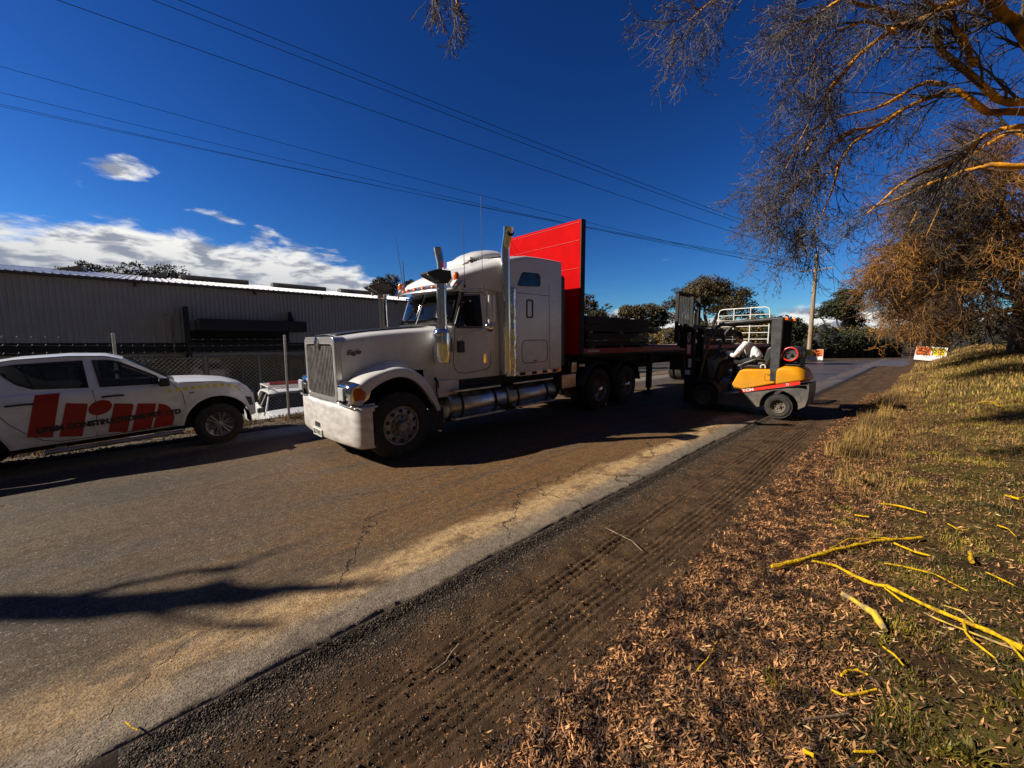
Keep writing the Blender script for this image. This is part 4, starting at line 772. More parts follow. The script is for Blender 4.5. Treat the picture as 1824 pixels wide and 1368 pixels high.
# ------------------------------------------------------------------ forklift (local x forward, y towards the camera side)
FAZ = -44.; fh = Vector((math.sin(R(FAZ)), math.cos(R(FAZ)), 0)); fl = Vector((-fh.y, fh.x, 0)); FC = Vector((5.98, 8.72, .10))-fl*.56
M_yel = pm('forklift_yellow', (.70, .29, .003), .45, var=.08, spec=.2, dirt=(.30, .20, .08), dirtz=(.5, 1.2, .3)); M_fgrey = pm('forklift_grey', (.042, .044, .046), .5, var=.35, scale=7, dirt=(.25, .19, .12), dirtz=(.1, .8, .5)); M_fred = pm('stripe_red', (.75, .03, .015), .4, var=.1); M_mast = pm('mast_black', (.009, .009, .009), .65, var=.3)
M_txt = pm('white_ink', (.75, .75, .72), .5, var=.05)
forklift = thing('forklift', 'yellow and grey gas forklift lifting at the side of the trailer', 'forklift', FC, (0, 0, R(90-FAZ))); T = forklift
arch = [(.36*math.cos(R(a)), .27+.36*math.sin(R(a))) for a in range(-8, 189, 14)]
grey = [(1.30, .455), (1.30, .17), (.42, .20)]+arch+[(-.38, .24), (-.48, .30), (-.52, .48), (-.53, .66), (-.52, .83), (.82, .50), (1.0, .475)]
b = MB(); b.prism(grey, 1, -.53, .53); b.v = [(x, y*(1-.30*(max(0, -.16-x)/.37)**1.6), z) for x, y, z in b.v]; b.build('chassis', M_fgrey, T, bevel=.035, seg=3)
hood = [(.99, .70), (.84, 1.03), (.76, 1.075), (.095, 1.10), (.095, .775), (.80, .575), (.90, .555)]
b = MB(); b.prism(hood, 1, -.50, .50); hd = b.build('engine_cover', M_yel, T, bevel=.035, seg=3)
b = MB(); outline(b, rrect(.13, .84, .30, .99, .02), lambda x, z: (x, .502, z), .004, True); b.box(.20, .25, .500, .503, .95, .965); b.build('cover_seam', M_mast, hd)
cw = [(.08, 1.10), (.05, 1.16), (-.06, 1.19), (-.30, 1.18), (-.42, 1.10), (-.485, .95), (-.50, .88), (.08, .74)]
b = MB(); secs = []
for y, k in ((-.53, .62), (-.50, .80), (-.40, .93), (-.2, 1.0), (.2, 1.0), (.40, .95), (.50, .85), (.53, .74)): secs.append([(.08-(.08-x)*k, y, .9+(z-.9)*min(1, k+.02)) for x, z in cw])
b.loft(secs); b.build('counterweight', M_yel, T, smooth=40, bevel=.02)
b = MB()
for y in (-.5345, .5305): b.plate([[(.82, .50), (.80, .575), (-.37, .875), (-.38, .80)]], lambda u, v: (u, y, v), .004)
b.build('red_stripe', M_fred, T)
lettering('TCM', .085, frame((-.97, 0, .245), (.245, 0, .97), (0, 1, 0), (.73, .5365, .535)), M_txt, T, width=.24, bold=.003)
lettering('25', .07, frame((-.97, 0, .245), (.245, 0, .97), (0, 1, 0), (-.12, .5355, .755)), M_txt, T)
for y in (-1, 1):
    wheel(T, 0, y*.55, .275, .275, .17, .15, y, style='forklift', rimmat=M_fgrey); wheel(T, 1.60, y*.60, .34, .34, .24, .19, y, style='forklift', rimmat=M_fgrey)
    b = MB(); b.prism([(1.22, .46), (1.26, .60), (1.40, .74), (1.62, .79), (1.86, .72), (1.95, .55), (1.95, .50), (1.85, .66), (1.62, .73), (1.42, .68), (1.30, .55)], 1, y*.62, y*.34); b.build('front_fender', M_mast, T, bevel=.01)
    b = MB(); b.prism([(.035, .82), (.21, .82), (.245, 2.20), (.22, 2.26), (.02, 2.27), (.03, 2.15)], 1, y*.50, y*.43); b.build('guard_post', M_fgrey if y > 0 else M_mast, T, bevel=.012)  # far post black instead of grey, to darken the sun stripes falling on it
    b = MB(); b.tube([(.12, y*.465, 2.235), (.7, y*.465, 2.205), (1.22, y*.46, 2.175), (1.38, y*.455, 2.10), (1.48, y*.45, 1.96), (1.58, y*.45, 1.72), (1.68, y*.45, 1.3), (1.76, y*.45, .80)], [.042, .042, .042, .04, .038, .034, .034, .034], 8); b.build('guard_rail', M_fgrey, T, smooth=50)
    b = MB(); b.box(2.02, 2.20, y*.34, y*.27, .10, 2.17); b.box(2.08, 2.18, y*.26, y*.20, .6, 2.9); b.tube([(2.0, y*.30, .3), (2.0, y*.30, 2.05)], .035, 8); b.build('mast_channel', M_mast, T, bevel=.006)
    b = MB(); b.box(2.38, 2.44, y*.22, y*.34, 1.60, 2.20); b.box(2.40, 3.45, y*.22, y*.34, 1.60, 1.64); b.build('fork', M_steel, T, bevel=.006)
b = MB(); b.box(.02, .24, -.46, .46, 2.20, 2.262)
for x in np.linspace(.35, 1.22, 7): b.box(x-.02, x+.02, -.46, .46, 2.19-.01, 2.225)
b.box(1.24, 1.30, -.46, .46, 2.12, 2.19); b.box(.25, 1.25, -.44, .44, 2.226, 2.236); b.build('guard_roof', M_fgrey, T, bevel=.006)  # solid sheet over the slats, added to keep sun stripes off the far post
b = MB(); b.box(.0, -.06, -.40, -.30, 2.20, 2.27); b.box(.0, -.06, .30, .46, 2.20, 2.27); b.build('tail_lamp', M_orange, T, bevel=.01)
for z in (.35, 1.25, 2.12): b = MB(); b.box(2.02, 2.16, -.3, .3, z-.04, z+.05); b.build('mast_crossbar', M_mast, T)
b = MB(); b.tube([(2.12, 0, .3), (2.12, 0, 2.5)], .04, 10); b.build('lift_cylinder', M_steel, T)
b = MB(); b.box(2.24, 2.36, -.45, .45, 1.62, 1.72); b.box(2.24, 2.36, -.45, .45, 2.02, 2.12); b.box(2.22, 2.38, .20, .28, 1.55, 2.2); b.box(2.22, 2.38, -.28, -.20, 1.55, 2.2); b.build('carriage', M_mast, T, bevel=.008)
b = MB(); b.box(2.36, 2.44, .46, .52, 1.70, 3.03); b.box(2.36, 2.44, -.52, -.46, 1.70, 3.03); b.box(2.36, 2.44, -.52, .52, 2.98, 3.04); b.box(2.36, 2.44, -.52, .52, 2.12, 2.17)
for i in range(9): y = -.42+.105*i; b.box(2.385, 2.415, y-.012, y+.012, 2.15, 3.0)
b.build('load_backrest', M_mast, T)
lettering('TCM', .11, frame((0, 0, -1), (-1, 0, 0), (0, 1, 0), (2.16, .342, 1.98)), M_txt, T, width=.26, bold=.003)
b = MB(); b.box(2.05, 2.17, .341, .345, 1.38, 1.68); b.build('warning_label', M_fred, T)
b = MB(); b.box(2.07, 2.15, .346, .349, 1.42, 1.64); b.box(2.03, 2.11, .341, .345, 1.05, 1.28); b.box(2.05, 2.18, .341, .345, .86, .98); b.build('white_label', M_txt, T)
b = MB(); b.box(1.30, 2.0, -.36, .36, .20, .75); b.box(1.30, 1.42, -.5, .5, .17, .42); b.box(1.28, 1.34, -.48, .48, .42, .46); b.prism([(1.50, .7), (1.80, .7), (1.72, 1.32), (1.62, 1.34)], 1, -.42, .42); b.build('front_body', M_mast, T, bevel=.02)
b = MB(); b.tube([(1.60, .0, 1.25), (1.42, .0, 1.45)], .02, 8); ring_ = [(1.42+.15*math.cos(t)*.55, .165*math.sin(t), 1.46+.15*math.cos(t)*.83) for t in np.linspace(0, 2*math.pi, 25)]; b.tube(ring_, .014, 8); b.tube([ring_[0], ring_[12]], .010, 6); b.build('steering_wheel', M_black, T)
b = MB(); b.tube([(1.55, .25, 1.3), (1.50, .25, 1.52)], .01, 6); b.lathe([(0, .02), (.03, .02), (.04, 0)], (1.50, .25, 1.50), (0, 0, 1), 8); b.tube([(1.58, .33, 1.3), (1.53, .33, 1.50)], .01, 6); b.build('control_lever', M_black, T)
b = MB(); b.prism([(.30, 1.10), (.95, 1.10), (.98, 1.16), (.90, 1.19), (.42, 1.17)], 1, -.25, .25); b.prism([(.33, 1.16), (.22, 1.50), (.24, 1.60), (.30, 1.62), (.36, 1.56), (.45, 1.18)], 1, -.23, .23); st_ = b.build('seat', M_seat, T, bevel=.03, seg=3)
b = MB(); b.tube([(.42, .27, 1.30), (.55, .29, 1.32), (.78, .29, 1.22), (.88, .27, 1.16)], .018, 8); b.build('armrest', M_seat, st_)
b = MB(); b.lathe([(-.46, .05), (-.44, .12), (-.38, .165), (-.3, .18), (.3, .18), (.36, .165), (.40, .13), (.36, .12), (.35, .0)], (-.13, 0, 1.45), (0, 1, 0), 32, cap=False); gt = b.build('gas_cylinder', pm('gas_grey', (.10, .10, .10), .4, .4, var=.2), T, smooth=40)
b = MB(); ringp = [(-.13+.145*math.cos(t), .405, 1.45+.145*math.sin(t)) for t in np.linspace(0, 2*math.pi, 33)]; b.tube(ringp, .016, 8, cap=False); b.build('collar_ring', M_fred, gt)
b = MB(); b.lathe([(.34, .035), (.42, .03), (.44, .015)], (-.13, 0, 1.45), (0, 1, 0), 12); b.tube([(-.13, .42, 1.45), (-.06, .44, 1.50)], .02, 8); b.build('valve', M_chrome, gt)
b = MB(); b.box(-.32, .06, -.42, .38, 1.20, 1.23); b.box(-.30, -.25, -.3, .3, 1.16, 1.36); b.box(-.02, .03, -.3, .3, 1.16, 1.36)
for y in (-.25, .22): b.tube([(-.13+.19*math.cos(t), y, 1.45+.19*math.sin(t)) for t in np.linspace(-2.2, 5.4-.0, 26)], .008, 6)
b.tube([(.05, .3, 1.2), (.1, .34, 1.30), (0, .42, 1.38), (-.1, .44, 1.46)], .009, 6); b.build('cylinder_cradle', M_mast, gt)
b = MB(); b.tube([(.40+.05*math.cos(t), .30, 1.14+.05*math.sin(t)) for t in np.linspace(-.6, 3.8, 14)], .012, 6); b.build('cable_loop', M_txt, T)
b = MB(); b.prism([(1.36, 1.98), (1.30, 2.05), (1.22, 1.80), (1.25, 1.66), (1.29, 1.70)], 1, .36, .39); b.tube([(1.34, .40, 2.03), (1.36, .43, 2.1)], .012, 6); b.build('rear_mirror', M_fgrey, T, bevel=.005)
b = MB(); b.lathe([(0, .035), (.05, .04), (.055, 0)], (1.50, .47, 1.78), (.8, 0, .2), 12); b.build('work_lamp', M_orange, T)

# ------------------------------------------------------------------ the driver
def skin(name, nodes, edges, mat, parent, sub=2, root=0):
    """nodes: (co, radius or (rx, ry))"""
    me = bpy.data.meshes.new(name); me.from_pydata([n[0] for n in nodes], edges, []); me.materials.append(mat); o = bpy.data.objects.new(name, me); COL.objects.link(o)
    if parent: o.parent = parent
    md = o.modifiers.new('skin', 'SKIN'); md.use_smooth_shade = True; md.branch_smoothing = .6
    if not me.skin_vertices: bpy.context.view_layer.objects.active = o
    lay = me.skin_vertices[0].data
    for i, n in enumerate(nodes):
        r = n[1]; lay[i].radius = r if hasattr(r, '__len__') else (r, r); lay[i].use_root = (i == root)
    s = o.modifiers.new('sub', 'SUBSURF'); s.levels = sub; s.render_levels = sub; return o
M_skin = pm('skin', (.42, .22, .15), .55, var=.08); M_shirt = pm('white_shirt', (.80, .79, .80), .85, var=.06, scale=6, bump=.9, bscale=9, bdist=.05); M_trou = pm('dark_trousers', (.018, .020, .022), .85, var=.2); M_hair = pm('dark_hair', (.012, .009, .007), .7, var=.3); M_shoe = pm('boot', (.03, .025, .02), .7)
person = thing('person', 'forklift driver in a white shirt and dark trousers leaning forward over the controls', 'person', FC, (0, 0, R(90-FAZ)))
HT = Vector((1.07, .03, 1.85))   # centre of the head
nodes = [((.62, .02, 1.28), (.11, .13)), ((.70, .02, 1.42), (.105, .125)), ((.80, .02, 1.56), (.11, .15)), ((.88, .02, 1.67), (.09, .10)), ((.94, .02, 1.73), .058), ((.99, .025, 1.78), .060), ((1.045, .03, 1.85), (.080, .072)), ((1.075, .03, 1.91), (.075, .068)), ((1.11, .03, 1.80), (.050, .046)),
  ((.83, .20, 1.655), .060), ((.88, .28, 1.58), .050), ((1.01, .32, 1.38), .042), ((1.16, .27, 1.43), .034), ((1.27, .22, 1.49), .026), ((1.31, .20, 1.51), (.020, .036)),
  ((.83, -.16, 1.655), .060), ((.92, -.24, 1.56), .050), ((1.05, -.27, 1.42), .042), ((1.20, -.2, 1.45), .034), ((1.33, -.13, 1.50), .026), ((1.37, -.11, 1.52), (.020, .036)),
  ((.66, .13, 1.25), .095), ((1.0, .17, 1.25), .075), ((1.33, .17, 1.20), .058), ((1.40, .17, .95), .048), ((1.45, .17, .62), .036), ((1.56, .17, .57), .034),
  ((.66, -.10, 1.25), .095), ((1.0, -.13, 1.25), .075), ((1.33, -.13, 1.20), .058), ((1.42, -.13, .95), .048), ((1.48, -.13, .62), .036), ((1.59, -.13, .57), .034)]
edges = [(0, 1), (1, 2), (2, 3), (3, 4), (4, 5), (5, 6), (6, 7), (6, 8), (3, 9), (9, 10), (10, 11), (11, 12), (12, 13), (13, 14), (3, 15), (15, 16), (16, 17), (17, 18), (18, 19), (19, 20), (0, 21), (21, 22), (22, 23), (23, 24), (24, 25), (25, 26), (0, 27), (27, 28), (28, 29), (29, 30), (30, 31), (31, 32)]
# fingers and thumb curled over the wheel and levers
def hand(w, d, sgn):
    k0 = w
    for j, (oy, ln) in enumerate(((-.027, .058), (-.009, .066), (.009, .062), (.026, .050))):
        a = len(nodes); p = Vector(nodes[k0][0])+Vector((.02, oy*.9, -.002)); nodes.append((tuple(p), .0095)); p = p+Vector((ln*.6, oy*.2, .004)); nodes.append((tuple(p), .0088)); p = p+Vector((ln*.30, 0, -.024)); nodes.append((tuple(p), .0082)); p = p+Vector((-.006, 0, -.022)); nodes.append((tuple(p), .0072))
        edges.extend([(k0, a), (a, a+1), (a+1, a+2), (a+2, a+3)])
    a = len(nodes); p = Vector(nodes[k0][0])+Vector((-.006, sgn*.034, -.004)); nodes.append((tuple(p), .012)); p = p+Vector((.024, sgn*.012, -.012)); nodes.append((tuple(p), .0105)); p = p+Vector((.024, -sgn*.004, -.012)); nodes.append((tuple(p), .009)); edges.extend([(k0, a), (a, a+1), (a+1, a+2)])
hand(14, 1, -1); hand(20, 1, 1)
body = skin('body', nodes, edges, M_skin, person)
b = MB()   # face: nose, ears, eyes and mouth set on the head
b.loft([[(1.125, .03+y, 1.855), (1.14, .03+y*.5, 1.845), (1.155, .03, 1.825)] for y in (-.012, 0, .012)], closed=False); b.lathe([(0, .018), (.012, .020), (.016, .008)], (1.04, .098, 1.84), (0, 1, .1), 12); b.lathe([(0, .018), (.012, .020), (.016, .008)], (1.04, -.038, 1.84), (0, -1, .1), 12); b.build('nose_and_ears', M_skin, body, smooth=60)
b = MB(); b.lathe([(0, .009), (.003, 0)], (1.132, .055, 1.865), (1, .4, 0), 10); b.lathe([(0, .009), (.003, 0)], (1.132, .005, 1.865), (1, -.4, 0), 10); b.build('eye', M_hair, body)
b = MB(); b.grid(lambda u, v: (1.052+.094*math.cos(u)*math.sin(v)-.012, .03+.083*math.sin(u)*math.sin(v), 1.875+.098*math.cos(v)), np.linspace(-math.pi, math.pi, 25), np.linspace(0, 1.55, 9)); b.grid(lambda u, v: (1.035-.088*math.cos(u), .03+.082*math.sin(u), 1.885-.10*v), np.linspace(-1.15, 1.15, 13), np.linspace(0, 1, 4)); b.build('hair', M_hair, person, smooth=60, solid=.012)
sh = [((.58, .02, 1.27), (.165, .175)), ((.66, .02, 1.42), (.165, .17)), ((.775, .02, 1.57), (.165, .18)), ((.88, .02, 1.67), (.115, .14)), ((.925, .02, 1.715), (.072, .075)), ((.83, .20, 1.655), .085), ((.88, .29, 1.57), .075), ((1.01, .33, 1.375), .064), ((1.14, .28, 1.425), .052), ((1.235, .235, 1.475), .040), ((.83, -.16, 1.655), .085), ((.92, -.25, 1.555), .075), ((1.05, -.28, 1.415), .064), ((1.18, -.21, 1.445), .050), ((1.28, -.15, 1.48), .040)]
skin('shirt', sh, [(0, 1), (1, 2), (2, 3), (3, 4), (3, 5), (5, 6), (6, 7), (7, 8), (8, 9), (3, 10), (10, 11), (11, 12), (12, 13), (13, 14)], M_shirt, person)
skin('trousers', [((.62, .02, 1.25), (.13, .16)), ((.70, .14, 1.24), .115), ((1.0, .17, 1.25), .095), ((1.34, .17, 1.20), .078), ((1.41, .17, .95), .066), ((1.45, .17, .68), .058), ((.70, -.11, 1.24), .115), ((1.0, -.13, 1.25), .095), ((1.34, -.13, 1.20), .078), ((1.43, -.13, .95), .066), ((1.48, -.13, .68), .058)], [(0, 1), (1, 2), (2, 3), (3, 4), (4, 5), (0, 6), (6, 7), (7, 8), (8, 9), (9, 10)], M_trou, person)
for y in (.17, -.13): skin('boot', [((1.45, y, .66), .052), ((1.46, y, .58), .052), ((1.54, y, .555), .046), ((1.62, y, .545), .036)], [(0, 1), (1, 2), (2, 3)], M_shoe, person)

# ------------------------------------------------------------------ dual cab utes (local x forward from the front axle, near side negative y)
M_decal = pm('decal_red', (.30, .004, .006), .35, var=.08); M_ystripe = pm('decal_yellow', (.80, .62, .02), .4, var=.05)
def uhw(x, z):
    h = .875-(max(0, z-1.02))*.22-(max(0, .55-z))*.12
    for c in (0, -2.85):
        d = math.hypot(x-c, z-.35); 
        if z > .2: h += .035*math.exp(-((d-.54)/.06)**2)
    if x > .2: h -= .33*((x-.2)/.45)**2
    return h
def utop(x): return ip(x, [(-4.3, 1.16), (-2.9, 1.18), (-2.0, 1.19), (-.9, 1.16), (-.45, 1.17), (-.08, 1.145), (.25, 1.09), (.42, 1.03), (.54, .93), (.62, .78)])
def ubot(x):
    z = .44 if x < .45 else .42
    for c in (0, -2.85):
        if abs(x-c) < .50: z = max(z, .35+math.sqrt(max(0, .50**2-(x-c)**2))*1.06)
    return z
def gw(z): return .835-(z-1.15)*.46
WIN = [[(-.68, 1.185), (-.76, 1.315), (-1.16, 1.565), (-1.27, 1.60), (-1.44, 1.612), (-1.40, 1.21)], [(-1.555, 1.612), (-1.525, 1.215), (-2.06, 1.26), (-2.20, 1.335), (-2.30, 1.45), (-2.38, 1.575), (-2.2, 1.60)]]
GO = [(-.50, 1.14), (-.60, 1.235), (-.90, 1.45), (-1.12, 1.60), (-1.3, 1.655), (-1.69, 1.685), (-2.2, 1.665), (-2.55, 1.62), (-2.78, 1.35), (-2.85, 1.12)]
def ute(name, label, loc, rot, decals, cols=None):
    T = thing(name, label, 'ute', loc, rot); P = M_whitedirty; xs = sorted(set(list(np.round(np.linspace(-4.3, .62, 90), 3))+[c+.50*s*math.cos(a) for c in (0, -2.85) for s in (-1, 1) for a in np.linspace(0, 1.5, 10)]))
    b = MB()
    for sg in (-1, 1):
        secs = []
        for x in xs:
            z0, z1 = ubot(x), utop(x); r_ = [(x, sg*(uhw(x, z0)-.09), z0+.01)]+[(x, sg*uhw(x, z0+(z1-z0)*k), z0+(z1-z0)*k) for k in (0, .08, .2, .35, .5, .65, .8, .9, .97)]+[(x, sg*(uhw(x, z1)-.02), z1+.008), (x, sg*(uhw(x, z1)-.07), z1+.015)]; secs.append(r_)
        b.loft(secs, closed=False)
    b.grid(lambda x, k: (x, k*(uhw(x, utop(x))-.07), utop(x)+.015+.035*(1-k*k)), np.linspace(-.55, .62, 14), np.linspace(-1, 1, 9))
    b.grid(lambda v, k: (.62+.10*(1-k*k)-.02*abs(v-.5), k*.52, .42+v*.40), np.linspace(0, 1, 6), np.linspace(-1, 1, 9)); b.box(-4.32, -4.25, -.86, .86, .45, 1.17)
    body_ = b.build('body', P, T, smooth=45)
    b = MB()
    for sg in (-1, 1): b.plate([GO]+[list(reversed(w)) for w in WIN], lambda u, v: (u, sg*gw(v), v), .02, nrm=(0, -sg, 0))
    b.grid(lambda u, k: (u, k*(gw(1.64)+.01-.0*u), ip(u, [(-2.6, 1.615), (-2.2, 1.68), (-1.69, 1.70), (-1.3, 1.675), (-1.10, 1.605)])+.03*(1-abs(k)**2.5)), np.linspace(-2.6, -1.10, 16), np.linspace(-1, 1, 11)); b.build('cabin', P, T, smooth=40)
    for sg in (-1, 1):
        for w in WIN: b = MB(); b.plate([w], lambda u, v: (u, sg*(gw(v)-.010), v), .004, nrm=(0, -sg, 0)); wo_ = b.build('side_window', M_glass, T)
        b = MB(); 
        for w in WIN: outline(b, w, lambda u, v: (u, sg*(gw(v)+.004), v), .011)
        b.tube([(-2.06, sg*(gw(1.27)), 1.27), (-2.15, sg*(gw(1.6)+.002), 1.6)], .012, 5); b.build('window_trim', M_black, T)
    b = MB(); b.grid(lambda u, k: (-.50-.62*u+.10*(1-k*k), k*(gw(1.14+.46*u)-.01), 1.15+.455*u), np.linspace(0, 1, 8), np.linspace(-1, 1, 9)); b.build('windscreen', M_glass if decals else M_dglass, T, smooth=60)
    b = MB()
    for k in (-1, 1): b.tube([(-.50-.62*u, k*(gw(1.14+.46*u)), 1.155+.455*u) for u in np.linspace(0, 1, 5)], .022, 6)
    b.build('windscreen_pillar', P if not decals else M_whitedirty, T); b = MB(); b.grid(lambda u, k: (-2.62-.2*u, k*gw(1.6-.4*u)*.9, 1.6-.42*u), np.linspace(0, 1, 4), np.linspace(-1, 1, 3)); b.build('rear_window', M_glass, T)
    b = MB(); b.box(-2.75, -.35, -.74, .74, .40, .55); b.box(-2.8, -2.7, -.72, .72, .5, 1.15); b.box(-.62, -.40, -.72, .72, .8, 1.16); b.box(-4.2, -2.9, -.70, .70, .55, .7); b.box(-.45, .45, -.5, .5, .42, .85); b.box(-2.7, .3, -.4, .4, .3, .45)
    b.build('underbody', M_dark, T)
    for x in (-1.45, -2.35):
        for y in (-.36, .36):
            b = MB(); b.box(x-.08, x+.42, y-.24, y+.24, .58, .78); b.box(x-.18, x-.04, y-.24, y+.24, .75, 1.25); b.box(x-.17, x-.08, y-.12, y+.12, 1.27, 1.46); b.build('seat', M_interior, T, bevel=.04)
    b = MB(); b.tube([(-.80+.0*math.cos(t), -.36+.18*math.cos(t), 1.10+.18*math.sin(t)) for t in np.linspace(0, 6.283, 21)], .014, 6); b.build('steering_wheel', M_black, T)
    for sg in (-1, 1):
        for x in (0, -2.85): wheel(T, x, sg*.87, .36, .365, .24, .215, sg, style='spoke', rimmat=M_wheel)
        for x in (0, -2.85):
            b = MB(); b.loft([[(x+.49*math.cos(R(a)), sg*.82, .35+.49*math.sin(R(a))), (x+.49*math.cos(R(a)), sg*.45, .35+.49*math.sin(R(a)))] for a in range(-5, 186, 10)], closed=False); b.build('wheel_arch', M_dark, T)
        b = MB(); b.box(-.74, -.60, sg*.84, sg*1.02, 1.14, 1.27); mr_ = b.build('door_mirror', M_black, T, bevel=.03, seg=3)
        b = MB(); b.tube([(-2.05, sg*.93, .345), (-.52, sg*.93, .345)], .034, 10); b.box(-1.95, -1.85, sg*.7, sg*.92, .33, .40); b.box(-.85, -.75, sg*.7, sg*.92, .33, .40); b.build('side_step', M_steel, T, smooth=50)
        for x0, x1 in ((-2.32, -2.06), (-1.40, -1.16)):
            b = MB(); b.tube([(x0, sg*.893, 1.055), (x0+.05, sg*.91, 1.06), (x1-.05, sg*.91, 1.06), (x1, sg*.893, 1.05)], .014, 6); b.build('door_handle', M_black, T)
        b = MB(); s_ = lambda u, v: (u, sg*(uhw(u, v)+.000), v)
        for q in ([(-.47, .48), (-.44, .80), (-.46, 1.0), (-.56, 1.15)], [(-1.52, .47), (-1.49, .8), (-1.47, 1.0), (-1.49, 1.17)], [(-.47, .48), (-.6, .46), (-1.5, .465), (-1.9, .47), (-2.05, .52), (-2.2, .66), (-2.32, .80), (-2.42, 1.0), (-2.40, 1.17)], [(-2.9, 1.17), (-2.92, .95)], [(.47, .9), (.35, 1.03), (.1, 1.13), (-.4, 1.16)]):
            outline(b, q, s_, .005, False)
        b.build('panel_gap', M_black, T)
        b = MB(); b.plate([[(.30, 1.03), (.36, 1.045), (.50, .93), (.52, .86), (.43, .87), (.36, .93)]], lambda u, v: (u, sg*(uhw(u, v)+.006), v), .008, nrm=(0, sg, 0)); b.build('headlight', M_lamp, T, bevel=.004)
        b = MB(); b.plate([[(.44, .80), (.56, .76), (.58, .60), (.50, .62)]], lambda u, v: (u, sg*(uhw(u, v)+.004), v), .006, nrm=(0, sg, 0)); b.build('bumper_vent', M_black, T)
        b = MB(); b.plate([rrect(-.37, .965, -.30, .995, .014)], lambda u, v: (u, sg*(uhw(u, v)+.003), v), .006, nrm=(0, sg, 0)); b.build('side_repeater', M_steel, T)
    b = MB(); b.box(.66, .735, -.38, .38, .60, .80); b.build('front_grille', M_black, T, bevel=.01)
    if decals:
        L_ = []
        def quad(p): L_.append(p)
        quad([(-2.045, 1.175), (-1.81, 1.175), (-1.955, .545), (-2.19, .59)]); quad([(-1.77, 1.02), (-1.55, 1.0), (-1.67, .50), (-1.895, .54)])
        quad([(-1.28, .94), (-1.06, .90), (-1.19, .47), (-1.405, .475)]); quad([(-1.02, .90), (-.80, .865), (-.91, .47), (-1.14, .47)])
        quad([(-.77, .86), (-.71, .84), (-.65, .79), (-.61, .70), (-.60, .60), (-.645, .47), (-.885, .47)])
        dots = [(-1.435+.125*math.cos(t)+.03*math.sin(t), .90+.115*math.sin(t)) for t in np.linspace(0, 6.283, 25)[:-1]]; quad(dots)
        b = MB()
        for p in L_:
            z0, z1 = min(q[1] for q in p), max(q[1] for q in p); lv_ = []
            for z in np.linspace(z0+.001, z1-.001, 14):
                xs_ = [p[i][0]+(p[(i+1) % len(p)][0]-p[i][0])*(z-p[i][1])/(p[(i+1) % len(p)][1]-p[i][1]) for i in range(len(p)) if (p[i][1]-z)*(p[(i+1) % len(p)][1]-z) < 0]
                if len(xs_) > 1: lv_.append([(x, -uhw(x, z)-.004, z) for x in np.linspace(min(xs_), max(xs_), 7)])
            b.loft(lv_, closed=False, cap=False)
        b.build('logo_decal', M_decal, T)
        lettering('LR&M CONSTRUCTIONS PTY. LTD.', .105, frame((1, 0, .012), (0, 0, 1), (0, -1, 0), (-2.09, -.886, .635)), M_ink, T, name='lettering', width=1.60, bold=.006)
        for v in T.children[-1].data.vertices: v.co.y = -(uhw(v.co.x, v.co.z)+.009)+(.002 if v.co.y > -.886 else 0)
        b = MB()
        for i in range(10):
            x = -.62+i*.102; z = 1.045+.02*math.sin(i/9*math.pi)-.0*i-.018*(i > 7)*(i-7); b.plate([[(x-.018, z+.032), (x+.030, z+.028), (x+.040, z-.030), (x-.008, z-.026)]], lambda u, v: (u, -uhw(u, v)-.003, v), .003, nrm=(0, -1, 0))
        b.build('yellow_strip', M_ystripe, T)
        b = MB(); b.tube([(-1.2, .70, 1.32), (-1.22, .62, 1.36)], .03, 6); b.build('inner_mirror', M_steel, T)
    else:
        b = MB()
        for y in (-.60, .60): b.tube([(-1.25, y, 1.70), (-1.25, y, 1.80), (-2.5, y, 1.80), (-2.5, y, 1.66)], .02, 6)
        for x in (-1.25, -1.6, -2.0, -2.5): b.tube([(x, -.62, 1.80), (x, .62, 1.80)], .025, 6)
        b.build('roof_rack', M_rail, T)
        b = MB(); b.box(-1.7, -1.62, -.5, .5, 1.82, 1.92); b.build('rack_board', M_decal, T)
        b = MB(); b.box(-1.05, -1.0, -.68, .68, 1.535, 1.61); b.build('sun_strip', M_interior, T)
    return T
UAZ, UP = 45., 2.5
uo = Vector((-5.24, 6.95, -.01))+Vector((-math.cos(R(UAZ)), math.sin(R(UAZ)), 0))*.875
ute('work_ute', 'white dual cab ute with big red letters and yellow dashes parked beside the wire fence', uo, (0, -R(UP), R(90-UAZ)), True)
c = unproj(517, 694, 12.4); ute('parked_ute', 'white ute with a roof rack parked on the lower yard behind the wire fence', Vector((c.x, c.y, -1.35))+Vector((math.sin(R(138)), math.cos(R(138)), 0))*1.35, (0, 0, R(90-138)), False)
# ------------------------------------------------------------------ warehouse beyond the fence
SAZ = 47.5; SP = Vector((-16.97, 19.77, 0))
M_clad = pm('grey_cladding', (.42, .41, .40), .55, var=.05, scale=1.5); M_roof = pm('zinc_roof', (.80, .78, .74), .38, .25, var=.12, scale=.8); M_navy = pm('navy_fascia', (.013, .016, .024), .6, var=.15); M_gutter = pm('gutter', (.10, .09, .085), .6)
shed = thing('warehouse', 'long grey corrugated warehouse with a navy entrance canopy behind the fence', 'warehouse', SP+Vector((0, 0, -1.3)), (0, 0, R(90-SAZ)))
X0, X1, EZ = -16., 24., 6.0    # eave height above its own ground
b = MB(); per = .19; n = int((X1-X0)/per); secs = []
for i in range(n):
    x = X0+i*per
    for dx, dy in ((0, 0), (.10, 0), (.122, -.030), (.165, -.030)): secs.append([(x+dx, dy, 2.56), (x+dx, dy, EZ)])
b.loft(secs, closed=False, cap=False); b.box(X0, X1, .04, .1, 0, EZ); b.box(X1, X1+.05, 0, 26, 0, EZ+.2); b.box(X0-.05, X0, 0, 26, 0, EZ+.2); b.build('wall', M_clad, shed, smooth=0)
b = MB(); secs = []; RH = 1.8
